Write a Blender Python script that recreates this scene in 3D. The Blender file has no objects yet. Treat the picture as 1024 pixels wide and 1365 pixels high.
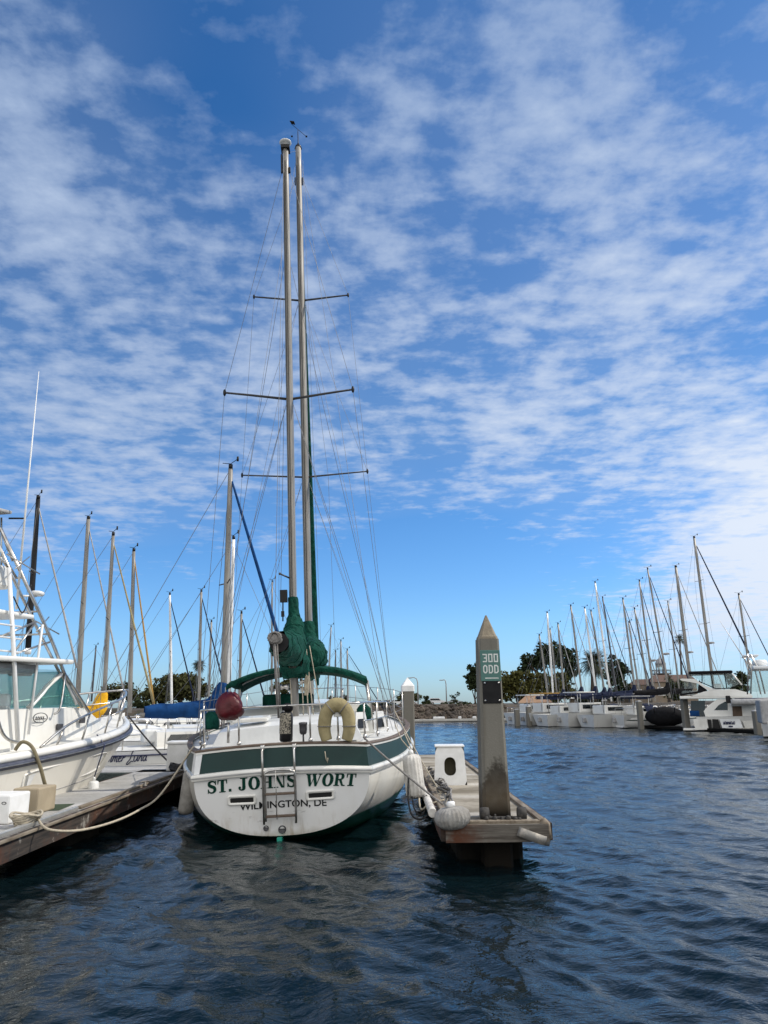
# place constants
CLOUD_BIAS = -0.055; EXPOSURE = 0.6; OZONE = 1.2; DUST = 0.3; SAT = 1.24; SUN_E = 2.6
SKY_RAMP = [(0.0, (.42, .64, 1.14)), (0.10, (.52, .76, 1.08)), (0.35, (.50, .75, .93)), (0.8, (.36, .66, .86))]
CLOUD_LIT = [(0.1, (3.8, 4.4, 5.5)), (0.85, (6.2, 6.6, 7.2))]
CLOUD_HIGH = (2.0, 2.9, 4.5)
# (photo pixel of the direction, angular radius in degrees, weight): banks of cloud and clear gaps
CLOUDS = [(60, 480, 17, 0.14), (330, 560, 12, 0.10), (90, 260, 14, 0.06), (600, 560, 12, 0.12), (840, 430, 14, 0.13), (1010, 170, 14, 0.12),
          (1010, 760, 9, 0.55), (880, 840, 7, 0.3), (1040, 640, 6, 0.3), (265, 70, 7, -0.26), (330, 240, 7, -0.10), (700, 640, 7, .14), (690, 60, 8, .08),
          (835, 750, 5, -0.45), (600, 810, 8, -0.5), (930, 640, 4, -0.2), (300, 860, 10, -0.42), (100, 880, 9, -0.38), (560, 890, 10, -0.4), (650, 150, 8, 0.08), (150, 680, 9, 0.22), (70, 90, 10, .13), (500, 150, 8, .12), (420, 330, 7, .08), (140, 240, 8, .08), (450, 660, 6, .10)]
FILL_CLOUDS = [((0.1, -1, .5), 44, .8), ((-.9, -.6, .4), 32, .6), ((.8, -.75, .4), 32, .6)]     # unseen cloud added behind the viewer to brighten the shaded faces
import bpy, bmesh, math, random
import numpy as np
from mathutils import Vector, Matrix
random.seed(7)
R = math.radians
SC = bpy.context.scene
COL = SC.collection

# ------------------------------------------------------------------ camera
EYE = Vector((0.0, 0.0, 1.65)); PITCH = R(14.4); ROLL = R(0.7)
cam_d = bpy.data.cameras.new('camera'); cam = bpy.data.objects.new('camera', cam_d); COL.objects.link(cam)
_U = Vector((0, -math.sin(PITCH), math.cos(PITCH))); _F = Vector((0, math.cos(PITCH), math.sin(PITCH))); _X = Vector((1, 0, 0))
_r = _X * math.cos(ROLL) - _U * math.sin(ROLL); _u = _X * math.sin(ROLL) + _U * math.cos(ROLL)
M_ = Matrix((_r, _u, -_F)).transposed().to_4x4(); M_.translation = EYE
cam.matrix_world = M_
cam_d.sensor_fit = 'VERTICAL'; cam_d.sensor_height = 36.0; cam_d.lens = 1000.0 / 1365.0 * 36.0
cam_d.clip_start = 0.1; cam_d.clip_end = 6000
SC.camera = cam

def ray(px, py):
    return _F + _r * ((px - 512) / 1000.0) + _u * ((682.5 - py) / 1000.0)
def at(px, py, Y):            # the point of the place seen at a photo pixel, at depth Y
    d = ray(px, py); return EYE + d * (Y / d.y)
def onz(px, py, z):
    d = ray(px, py); return EYE + d * ((z - EYE.z) / d.z)

# ------------------------------------------------------------------ materials
def nd(nt, t, **kw):
    n = nt.nodes.new(t)
    for k, v in kw.items(): setattr(n, k, v)
    return n
def mth(nt, op, a, b=None, c=None, clamp=False):
    n = nt.nodes.new('ShaderNodeMath'); n.operation = op; n.use_clamp = clamp
    for i, v in enumerate((a, b, c)):
        if v is None: continue
        if isinstance(v, (int, float)): n.inputs[i].default_value = v
        else: nt.links.new(v, n.inputs[i])
    return n.outputs[0]
def ramp(nt, fac, stops):
    n = nt.nodes.new('ShaderNodeValToRGB'); cr = n.color_ramp
    while len(cr.elements) < len(stops): cr.elements.new(0.5)
    for e, (p, c) in zip(cr.elements, stops):
        e.position = p; e.color = (c[0], c[1], c[2], 1) if not isinstance(c, (int, float)) else (c, c, c, 1)
    nt.links.new(fac, n.inputs[0]); return n.outputs[0]
def mixc(nt, fac, a, b, mode='MIX'):
    n = nt.nodes.new('ShaderNodeMix'); n.data_type = 'RGBA'; n.blend_type = mode
    for i, v in ((0, fac), (6, a), (7, b)):
        if isinstance(v, (int, float)): n.inputs[i].default_value = v
        elif isinstance(v, (tuple, list)): n.inputs[i].default_value = (v[0], v[1], v[2], 1)
        else: nt.links.new(v, n.inputs[i])
    return n.outputs[2]
def noise(nt, vec, scale, detail=4, rough=0.55, dist=0.0):
    n = nt.nodes.new('ShaderNodeTexNoise'); n.inputs['Scale'].default_value = scale
    n.inputs['Detail'].default_value = detail; n.inputs['Roughness'].default_value = rough; n.inputs['Distortion'].default_value = dist
    if vec is not None: nt.links.new(vec, n.inputs['Vector'])
    return n.outputs['Fac']
def mapping(nt, vec, scale=(1, 1, 1), rot=(0, 0, 0), loc=(0, 0, 0)):
    n = nt.nodes.new('ShaderNodeMapping'); nt.links.new(vec, n.inputs['Vector'])
    n.inputs['Scale'].default_value = scale; n.inputs['Rotation'].default_value = rot; n.inputs['Location'].default_value = loc
    return n.outputs[0]
def base_mat(name):
    m = bpy.data.materials.new(name); m.use_nodes = True; nt = m.node_tree
    return m, nt, nt.nodes['Principled BSDF']
def objco(nt):
    return nt.nodes.new('ShaderNodeTexCoord').outputs['Object']
MATS = {}
def mat(name, col, rough=0.5, metal=0.0, col2=None, scale=6.0, amt=1.0, lo=0.4, hi=0.65, bump=0.0, bscale=30.0, stretch=(1, 1, 1), spec=None, detail=5, bdist=0.02, coat=0.0):
    """a procedural material: two colours mixed by noise, optional bump"""
    if name in MATS: return MATS[name]
    m, nt, p = base_mat(name)
    p.inputs['Roughness'].default_value = rough; p.inputs['Metallic'].default_value = metal
    if spec is not None: p.inputs['Specular IOR Level'].default_value = spec
    if coat: p.inputs['Coat Weight'].default_value = coat
    co = mapping(nt, objco(nt), scale=stretch)
    if col2 is None: col2 = tuple(c * 0.82 for c in col)
    f = noise(nt, co, scale, detail, 0.6)
    c = mixc(nt, ramp(nt, f, [(lo, 0.0), (hi, amt)]), col, col2)
    nt.links.new(c, p.inputs['Base Color'])
    if bump:
        b = nd(nt, 'ShaderNodeBump'); b.inputs['Strength'].default_value = bump; b.inputs['Distance'].default_value = bdist
        nt.links.new(noise(nt, co, bscale, 4), b.inputs['Height']); nt.links.new(b.outputs[0], p.inputs['Normal'])
    MATS[name] = m; return m

# ------------------------------------------------------------------ mesh builder
class MB:
    """collects shapes; build() links them as ONE mesh object"""
    def __init__(s): s.v = []; s.f = []; s.m = []; s.sm = []; s.cm = 0; s.smooth = False
    def add(s, vs, fs, smooth=None):
        o = len(s.v); s.v.extend([tuple(v) for v in vs])
        for f in fs: s.f.append(tuple(i + o for i in f)); s.m.append(s.cm); s.sm.append(s.smooth if smooth is None else smooth)
        return s
    def box(s, c, d, rot=None, taper=1.0):
        x, y, z = d[0] / 2, d[1] / 2, d[2] / 2
        vs = [Vector((sx * x * (taper if sz > 0 else 1), sy * y * (taper if sz > 0 else 1), sz * z)) for sz in (-1, 1) for sx, sy in ((-1, -1), (1, -1), (1, 1), (-1, 1))]
        if rot is not None: vs = [rot @ v for v in vs]
        c = Vector(c); vs = [v + c for v in vs]
        return s.add(vs, [(3, 2, 1, 0), (4, 5, 6, 7), (0, 1, 5, 4), (1, 2, 6, 5), (2, 3, 7, 6), (3, 0, 4, 7)], False)
    def bbox(s, c, d, b=0.02, rot=None):
        """box with bevelled edges"""
        bm = bmesh.new(); bmesh.ops.create_cube(bm, size=1.0)
        for v in bm.verts: v.co = Vector((v.co.x * d[0], v.co.y * d[1], v.co.z * d[2]))
        bmesh.ops.bevel(bm, geom=bm.edges[:] , offset=b, segments=2, affect='EDGES', profile=0.5)
        for v in bm.verts:
            if rot is not None: v.co = rot @ v.co
            v.co += Vector(c)
        return s.addbm(bm)
    def addbm(s, bm, smooth=None):
        bm.verts.index_update()
        s.add([v.co for v in bm.verts], [[v.index for v in f.verts] for f in bm.faces], smooth); bm.free(); return s
    def tube(s, pts, r, n=8, cap=True, smooth=True):
        pts = [Vector(p) for p in pts]; k = len(pts)
        rs = r if isinstance(r, (list, tuple)) else [r] * k
        vs = []; up = None
        for i, p in enumerate(pts):
            t = (pts[min(i + 1, k - 1)] - pts[max(i - 1, 0)])
            t = t.normalized() if t.length > 1e-9 else Vector((0, 0, 1))
            if up is None: up = Vector((0, 0, 1)) if abs(t.z) < 0.9 else Vector((0, 1, 0))
            a = t.cross(up)
            if a.length < 1e-4: a = t.cross(Vector((1, 0, 0)))
            a.normalize(); b = a.cross(t).normalized(); up = b
            rr = rs[i]; ra, rb = (rr if isinstance(rr, tuple) else (rr, rr))
            for j in range(n):
                w = 2 * math.pi * j / n; vs.append(p + a * (math.cos(w) * ra) + b * (math.sin(w) * rb))
        fs = [(i * n + j, i * n + (j + 1) % n, (i + 1) * n + (j + 1) % n, (i + 1) * n + j) for i in range(k - 1) for j in range(n)]
        if cap: fs += [tuple(range(n))[::-1], tuple((k - 1) * n + j for j in range(n))]
        s.add(vs, fs[:(k - 1) * n], smooth)
        if cap:
            o = len(s.v) - len(vs)
            for f in fs[(k - 1) * n:]: s.f.append(tuple(i + o for i in f)); s.m.append(s.cm); s.sm.append(False)
        return s
    def lathe(s, prof, n=16, c=(0, 0, 0), rot=None, ribs=0, ribamp=0.0, smooth=True):
        c = Vector(c); vs = []
        for (rr, z) in prof:
            for j in range(n):
                w = 2 * math.pi * j / n; q = rr * (1 + (ribamp * math.cos(ribs * w) if ribs else 0))
                p = Vector((q * math.cos(w), q * math.sin(w), z)); vs.append((rot @ p if rot is not None else p) + c)
        k = len(prof)
        s.add(vs, [(i * n + j, i * n + (j + 1) % n, (i + 1) * n + (j + 1) % n, (i + 1) * n + j) for i in range(k - 1) for j in range(n)], smooth)
        o = len(s.v) - len(vs)
        for f in (tuple(range(n))[::-1], tuple((k - 1) * n + j for j in range(n))):
            s.f.append(tuple(i + o for i in f)); s.m.append(s.cm); s.sm.append(smooth)
        return s
    def grid(s, rows, smooth=True, closed=False):
        k = len(rows); n = len(rows[0]); vs = [p for r in rows for p in r]
        fs = [(i * n + j, i * n + (j + 1) % n, (i + 1) * n + (j + 1) % n, (i + 1) * n + j) for i in range(k - 1) for j in range(n if closed else n - 1)]
        return s.add(vs, fs, smooth)
    def loft(s, rings, smooth=True, cap=True):
        s.grid(rings, smooth, True)
        if cap:
            n = len(rings[0]); o = len(s.v) - n * len(rings)
            for f in (tuple(range(n))[::-1], tuple((len(rings) - 1) * n + j for j in range(n))):
                s.f.append(tuple(i + o for i in f)); s.m.append(s.cm); s.sm.append(False)
        return s
    def prism(s, pts, off):
        """flat polygon pts (3D) extruded by vector off"""
        n = len(pts); off = Vector(off); a = [Vector(p) for p in pts]; b = [p + off for p in a]
        s.add(a + b, [tuple(range(n)), tuple(range(2 * n - 1, n - 1, -1))] + [(i, (i + 1) % n + 0, (i + 1) % n + n, i + n)[::-1] for i in range(n)], False); return s
    def ball(s, c, r, n=12, m=8):
        c = Vector(c); rr = r if isinstance(r, (tuple, list)) else (r, r, r)
        return s.grid([[c + Vector((rr[0] * math.sin(math.pi * i / m) * math.cos(2 * math.pi * j / n), rr[1] * math.sin(math.pi * i / m) * math.sin(2 * math.pi * j / n), rr[2] * math.cos(math.pi * i / m))) for j in range(n)] for i in range(m + 1)], True, True)
    def build(s, name, mats, parent=None, fix=False):
        me = bpy.data.meshes.new(name); me.from_pydata(s.v, [], s.f)
        for mm in (mats if isinstance(mats, (list, tuple)) else [mats]): me.materials.append(mm)
        me.polygons.foreach_set('material_index', s.m); me.polygons.foreach_set('use_smooth', s.sm)
        if fix:
            bm = bmesh.new(); bm.from_mesh(me); bmesh.ops.recalc_face_normals(bm, faces=bm.faces); bm.to_mesh(me); bm.free()
        me.update()
        o = bpy.data.objects.new(name, me); COL.objects.link(o)
        if parent is not None: o.parent = parent
        return o
def rotz(a): return Matrix.Rotation(a, 3, 'Z')
def tag(o, label=None, cat=None, group=None, kind=None):
    if label: o['label'] = label
    if cat: o['category'] = cat
    if group: o['group'] = group
    if kind: o['kind'] = kind
    return o
def thing(name, label, cat, loc=(0, 0, 0), rz=0.0, group=None):
    o = bpy.data.objects.new(name, None); COL.objects.link(o); o.location = loc; o.rotation_euler = (0, 0, rz); o.empty_display_size = 0.2
    return tag(o, label, cat, group)
def sag(a, b, d, n=14):
    a = Vector(a); b = Vector(b)
    return [a.lerp(b, t) - Vector((0, 0, 4 * d * t * (1 - t))) for t in [i / n for i in range(n + 1)]]
def smooth_path(pts, n=6):
    P = [Vector(p) for p in pts]; out = []
    for i in range(len(P) - 1):
        p0 = P[max(i - 1, 0)]; p1 = P[i]; p2 = P[i + 1]; p3 = P[min(i + 2, len(P) - 1)]
        for k in range(n):
            t = k / n
            out.append(0.5 * ((2 * p1) + (p2 - p0) * t + (2 * p0 - 5 * p1 + 4 * p2 - p3) * t * t + (3 * p1 - p0 - 3 * p2 + p3) * t ** 3))
    out.append(P[-1]); return out

# ------------------------------------------------------------------ light, sky
SUN_AZ = R(80); SUN_EL = R(47)
sd = Vector((math.sin(SUN_AZ) * math.cos(SUN_EL), math.cos(SUN_AZ) * math.cos(SUN_EL), math.sin(SUN_EL)))
sl = bpy.data.lights.new('sun', 'SUN'); sl.energy = SUN_E; sl.angle = R(0.53); sl.color = (1.0, 0.93, 0.82)
so = bpy.data.objects.new('sun', sl); COL.objects.link(so); so.location = (30, 10, 30)
so.rotation_euler = (-sd).to_track_quat('-Z', 'Y').to_euler()
W = bpy.data.worlds.new('World'); SC.world = W; W.use_nodes = True
wt = W.node_tree; bg = wt.nodes['Background']; bg.inputs['Strength'].default_value = 0.1
sky = nd(wt, 'ShaderNodeTexSky', sky_type='NISHITA'); sky.sun_disc = False; sky.sun_elevation = SUN_EL; sky.sun_rotation = SUN_AZ
sky.air_density = 1.0; sky.dust_density = DUST; sky.ozone_density = OZONE; sky.altitude = 0
hsv = nd(wt, 'ShaderNodeHueSaturation'); hsv.inputs['Saturation'].default_value = SAT; hsv.inputs['Value'].default_value = 1.0
wt.links.new(sky.outputs[0], hsv.inputs['Color'])
gen = wt.nodes.new('ShaderNodeTexCoord').outputs['Generated']
sx = nd(wt, 'ShaderNodeSeparateXYZ'); wt.links.new(gen, sx.inputs[0])
zz = mth(wt, 'MAXIMUM', mth(wt, 'ADD', sx.outputs[2], 0.05), 0.02)
cu = mth(wt, 'DIVIDE', sx.outputs[0], zz); cv = mth(wt, 'DIVIDE', sx.outputs[1], zz)
cmb = nd(wt, 'ShaderNodeCombineXYZ'); wt.links.new(cu, cmb.inputs[0]); wt.links.new(cv, cmb.inputs[1])
uv = cmb.outputs[0]
# a slow warp bends the cloud rows
def blob(px, py, deg, wgt, d=None):          # a bank of cloud (or a gap) in one direction of the sky
    d = ray(px, py).normalized() if d is None else Vector(d).normalized()
    vm = nd(wt, 'ShaderNodeVectorMath', operation='DOT_PRODUCT'); wt.links.new(gen, vm.inputs[0]); vm.inputs[1].default_value = d
    k = 1.0 / (1 - math.cos(R(deg)))
    e = mth(wt, 'EXPONENT', mth(wt, 'MULTIPLY', mth(wt, 'SUBTRACT', vm.outputs['Value'], 1.0), k))
    return mth(wt, 'MULTIPLY', e, wgt)
cover = None
for b in CLOUDS:
    e = blob(*b); cover = e if cover is None else mth(wt, 'ADD', cover, e)
warp = nd(wt, 'ShaderNodeTexNoise'); warp.inputs['Scale'].default_value = 1.3; warp.inputs['Detail'].default_value = 2; wt.links.new(uv, warp.inputs['Vector'])
wv = nd(wt, 'ShaderNodeVectorMath', operation='MULTIPLY_ADD'); wt.links.new(warp.outputs['Color'], wv.inputs[0]); wv.inputs[1].default_value = (.55, .55, 0); wt.links.new(uv, wv.inputs[2])
uvw = wv.outputs[0]
for d_, deg_, w_ in FILL_CLOUDS: cover = mth(wt, 'ADD', cover, blob(0, 0, deg_, w_, d_))
n_big = noise(wt, uvw, 1.7, 2, 0.5)
n_row = noise(wt, mapping(wt, uvw, scale=(1.0, 0.45, 1), rot=(0, 0, R(22))), 4.2, 7, 0.56, 0.1)          # long rows
n_rip = noise(wt, mapping(wt, uv, scale=(0.85, 1.2, 1), rot=(0, 0, R(-14))), 8.0, 5, 0.56, 0.1)           # cross ripples
n_puff = noise(wt, mapping(wt, uv, scale=(1, 1, 1)), 13.0, 5, 0.6, 0.0)
dens = mth(wt, 'ADD', mth(wt, 'ADD', mth(wt, 'MULTIPLY', n_big, 0.55), mth(wt, 'MULTIPLY', n_row, 0.95)), mth(wt, 'ADD', mth(wt, 'MULTIPLY', n_rip, 1.0), mth(wt, 'MULTIPLY', n_puff, 0.6)))
dens = mth(wt, 'ADD', mth(wt, 'SUBTRACT', dens, 1.55 + CLOUD_BIAS), cover)
dens = ramp(wt, mth(wt, 'MULTIPLY', dens, 1.3), [(0.0, 0.0), (0.2, 0.17), (0.5, 0.56), (0.95, 0.95)])
veil = ramp(wt, mth(wt, 'ADD', cover, mth(wt, 'MULTIPLY', n_big, .5)), [(0.12, 0.0), (0.8, 0.22)])
dens = mth(wt, 'MAXIMUM', dens, veil)
fadez = ramp(wt, sx.outputs[2], [(0.015, 0.0), (0.09, 1.0)])
dens = mth(wt, 'MULTIPLY', dens, fadez)
sdn = nd(wt, 'ShaderNodeVectorMath', operation='DOT_PRODUCT'); wt.links.new(gen, sdn.inputs[0]); sdn.inputs[1].default_value = sd
lit = ramp(wt, sdn.outputs['Value'], CLOUD_LIT)
lit = mixc(wt, ramp(wt, sx.outputs[2], [(0.2, 0.0), (0.75, 0.8)]), lit, CLOUD_HIGH)
lit = mixc(wt, ramp(wt, mth(wt, 'MULTIPLY', sx.outputs[1], -1.0), [(0.05, 0.0), (0.5, 1.0)]), lit, (11.5, 11.2, 10.8))      # the added cloud out of view, made extra bright as fill light
skyc = mixc(wt, 1.0, hsv.outputs[0], ramp(wt, sx.outputs[2], SKY_RAMP), 'MULTIPLY')
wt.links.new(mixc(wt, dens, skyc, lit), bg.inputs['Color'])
SC.view_settings.view_transform = 'Standard'; SC.view_settings.look = 'None'; SC.view_settings.exposure = EXPOSURE; SC.view_settings.gamma = 1.0

# ------------------------------------------------------------------ water: one sheet to the horizon, its near part in real waves
def wave_fields():
    rng = np.random.RandomState(11); out = []
    for i in range(90):
        lam = 0.16 * (3.4 / 0.16) ** rng.rand()
        th = R(205) + rng.randn() * R(34)
        amp = 0.0060 * lam ** 0.95 * (0.5 + rng.rand())
        if lam > 1.1: amp *= 0.42
        if lam < 0.5: amp *= 0.8
        out.append((lam, math.cos(th), math.sin(th), amp, rng.rand() * 6.283))
    return out
def build_water():
    na, nr = 520, 820
    a = np.linspace(-R(34), R(34), na); r = np.exp(np.linspace(math.log(3.2), math.log(75.0), nr))
    A, Rr = np.meshgrid(a, r); X = Rr * np.sin(A); Y = Rr * np.cos(A); Z = np.zeros_like(X)
    dr = np.gradient(r)[:, None]; cell = np.maximum(dr, Rr * (a[1] - a[0]))
    DX = np.zeros_like(X); DY = np.zeros_like(X)
    gust = 0.8 + 0.35 * np.sin(X * 0.31 + 0.4 * np.sin(Y * 0.23)) * np.sin(Y * 0.27 + 1.3) 
    for lam, cx, cy, amp, ph in wave_fields():
        k = 2 * math.pi / lam; fade = np.clip((lam / cell - 2.5) / 2.5, 0, 1)
        p = k * (X * cx + Y * cy) + ph; am = amp * fade * gust
        Z += am * np.cos(p); DX -= am * 0.75 * cx * np.sin(p); DY -= am * 0.75 * cy * np.sin(p)
    edge = np.clip((75.0 - Rr) / 15.0, 0, 1) * np.clip((R(34) - np.abs(A)) / R(2), 0, 1) * np.clip((Rr - 3.2) / 0.3, 0, 1)
    Z *= edge; DX *= edge; DY *= edge
    v = np.stack([X + DX, Y + DY, Z], -1).reshape(-1, 3)
    i = np.arange(nr - 1)[:, None] * na + np.arange(na - 1)[None, :]
    q = np.stack([i, i + 1, i + na + 1, i + na], -1).reshape(-1, 4)[:, ::-1]
    # the calm rest of the sheet, stitched on round the wave field
    nv = len(v); B = 4000.0
    border = [j for j in range(na)] + [k * na + na - 1 for k in range(1, nr)] + [(nr - 1) * na + j for j in range(na - 2, -1, -1)] + [k * na for k in range(nr - 2, 0, -1)]
    ext = []
    for b in border:
        p = v[b]; d = np.array([p[0], p[1] - 8.0]); d = d / (np.linalg.norm(d) + 1e-9); ext.append([d[0] * B, 8 + d[1] * B, 0.0])
    v = np.concatenate([v, np.array(ext)]); nb = len(border)
    bi = np.array(border); bn = np.roll(bi, -1); ei = nv + np.arange(nb); en = np.roll(ei, -1)
    q2 = np.stack([bi, ei, en, bn], -1)
    q = np.concatenate([q, q2[:, ::-1]])
    me = bpy.data.meshes.new('water'); me.vertices.add(len(v)); me.vertices.foreach_set('co', v.astype(np.float32).ravel())
    me.loops.add(q.size); me.loops.foreach_set('vertex_index', q.astype(np.int32).ravel())
    me.polygons.add(len(q)); me.polygons.foreach_set('loop_start', (np.arange(len(q)) * 4).astype(np.int32))
    me.polygons.foreach_set('use_smooth', [True] * len(q)); me.update(calc_edges=True); me.validate()
    m, nt, p = base_mat('sea_water')
    p.inputs['Base Color'].default_value = (0.0025, 0.008, 0.0105, 1); p.inputs['Roughness'].default_value = 0.02; p.inputs['IOR'].default_value = 1.333
    co = objco(nt)
    c1 = noise(nt, mapping(nt, co, scale=(1.0, 1.6, 1), rot=(0, 0, R(-20))), 2.2, 4, 0.6, 0.4)
    c2 = noise(nt, mapping(nt, co, scale=(1.0, 1.5, 1), rot=(0, 0, R(-35))), 9.0, 3, 0.6, 0.5)
    b1 = nd(nt, 'ShaderNodeBump'); b1.inputs['Strength'].default_value = 0.24; b1.inputs['Distance'].default_value = 0.12
    nt.links.new(c1, b1.inputs['Height'])
    b2 = nd(nt, 'ShaderNodeBump'); b2.inputs['Strength'].default_value = 0.3; b2.inputs['Distance'].default_value = 0.03
    nt.links.new(c2, b2.inputs['Height']); nt.links.new(b1.outputs[0], b2.inputs['Normal']); nt.links.new(b2.outputs[0], p.inputs['Normal'])
    me.materials.append(m)
    o = bpy.data.objects.new('water', me); COL.objects.link(o); tag(o, kind='structure')
build_water()
# ------------------------------------------------------------------ materials of the boats and docks
M = {}
M['gel'] = mat('white_gelcoat', (0.72, 0.71, 0.67), 0.28, col2=(0.60, 0.58, 0.53), scale=1.3, lo=0.45, hi=0.75, amt=0.8, coat=0.2)
M['gel2'] = mat('cool_gelcoat', (0.76, 0.77, 0.77), 0.35, col2=(0.6, 0.61, 0.61), scale=2.0)
M['deckw'] = mat('deck_white', (0.68, 0.67, 0.63), 0.55, col2=(0.55, 0.54, 0.5), scale=3.0)
M['band'] = mat('green_band_paint', (0.0025, 0.024, 0.022), 0.42, col2=(0.004, 0.031, 0.028), scale=2.0, spec=0.3)
M['green_letter'] = mat('green_letter', (0.002, 0.034, 0.022), 0.5, col2=(0.003, 0.042, 0.028), spec=.2)
M['black_letter'] = mat('black_letter', (0.008, 0.009, 0.011), 0.5, spec=.2)
M['navy_letter'] = mat('navy_letter', (0.015, 0.02, 0.07), 0.4)
M['bottom'] = mat('green_bottom_paint', (0.008, 0.105, 0.065), 0.45, col2=(0.005, 0.05, 0.035), scale=2.5, lo=0.4, hi=0.7)
M['teal'] = mat('rudder_paint', (0.02, 0.33, 0.24), 0.4)
M['teak'] = mat('weathered_teak', (0.085, 0.055, 0.038), 0.7, col2=(0.14, 0.11, 0.085), scale=5, stretch=(1, 8, 8))
M['ss'] = mat('stainless_steel', (0.55, 0.54, 0.52), 0.28, 0.9, col2=(0.35, 0.32, 0.28), scale=9)
M['wire'] = mat('rigging_wire', (0.16, 0.16, 0.165), 0.45, 0.6)
M['alu'] = mat('mast_aluminium', (0.27, 0.255, 0.23), 0.5, 0.3, col2=(0.17, 0.16, 0.145), scale=1.4, stretch=(3, 3, 0.7))
M['slot'] = mat('mast_groove', (0.035, 0.034, 0.033), 0.6)
M['spar_dark'] = mat('dark_spreader', (0.07, 0.07, 0.075), 0.5, 0.3)
M['canvas_green'] = mat('green_canvas', (0.007, 0.066, 0.047), 0.88, col2=(0.003, 0.036, 0.026), scale=5, lo=.38, hi=.62, bump=1.0, bscale=7, bdist=.09, stretch=(1.6, 1.6, .8), spec=0.12)
M['canvas_blue'] = mat('blue_canvas', (0.008, 0.050, 0.165), 0.85, col2=(0.005, 0.030, 0.10), scale=4, bump=0.5, bscale=9, spec=0.12)
M['canvas_navy'] = mat('navy_canvas', (0.012, 0.017, 0.04), 0.9, col2=(0.02, 0.026, 0.05), scale=4, bump=0.4, bscale=9, spec=0.12)
M['canvas_black'] = mat('black_canvas', (0.008, 0.008, 0.009), 0.9, col2=(0.014, 0.014, 0.016), scale=4, bump=0.4, bscale=9, spec=0.12)
M['canvas_yellow'] = mat('yellow_canvas', (0.72, 0.40, 0.02), 0.85, col2=(0.6, 0.3, 0.02), scale=5, bump=0.4, bscale=9, spec=0.12)
M['canvas_tan'] = mat('tan_canvas', (0.40, 0.24, 0.07), 0.85, col2=(0.32, 0.2, 0.07), scale=6, spec=0.12)
M['canvas_red'] = mat('maroon_vinyl', (0.085, 0.005, 0.010), 0.45, col2=(0.05, 0.003, 0.006), scale=7, spec=.3, bump=0.8, bscale=11)
M['canvas_grey'] = mat('grey_canvas', (0.36, 0.36, 0.36), 0.85, col2=(0.26, 0.26, 0.26), scale=6, spec=0.12)
M['canvas_cream'] = mat('cream_canvas', (0.33, 0.28, 0.155), 0.85, col2=(0.25, 0.21, 0.115), scale=5, lo=0.4, hi=0.62, bump=0.5, bscale=14, spec=0.12)
M['fender_canvas'] = mat('fender_canvas', (0.62, 0.60, 0.56), 0.9, col2=(0.40, 0.38, 0.35), scale=5, bump=0.5, bscale=20)
M['fender_grey'] = mat('grey_fender_canvas', (0.30, 0.29, 0.27), 0.9, col2=(0.18, 0.17, 0.155), scale=7, bump=0.5, bscale=24)
M['black'] = mat('black_plastic', (0.007, 0.007, 0.008), 0.5, spec=.3)
M['hole'] = mat('dark_opening', (0.006, 0.006, 0.006), 0.8)
M['glass'] = mat('smoked_glass', (0.012, 0.016, 0.018), 0.08, spec=0.8)
M['rope'] = mat('pale_rope', (0.42, 0.37, 0.28), 0.9, col2=(0.3, 0.26, 0.2), scale=40)
M['rope_grey'] = mat('grey_rope', (0.22, 0.21, 0.2), 0.9, col2=(0.14, 0.13, 0.12), scale=40)
M['rope_dark'] = mat('dark_rope', (0.02, 0.02, 0.022), 0.9, col2=(0.05, 0.05, 0.055), scale=40)
M['white_plastic'] = mat('white_plastic', (0.75, 0.75, 0.74), 0.4, col2=(0.66, 0.66, 0.64))
M['white_metal'] = mat('white_powder_coat', (0.74, 0.74, 0.73), 0.35, col2=(0.64, 0.64, 0.63))

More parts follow.
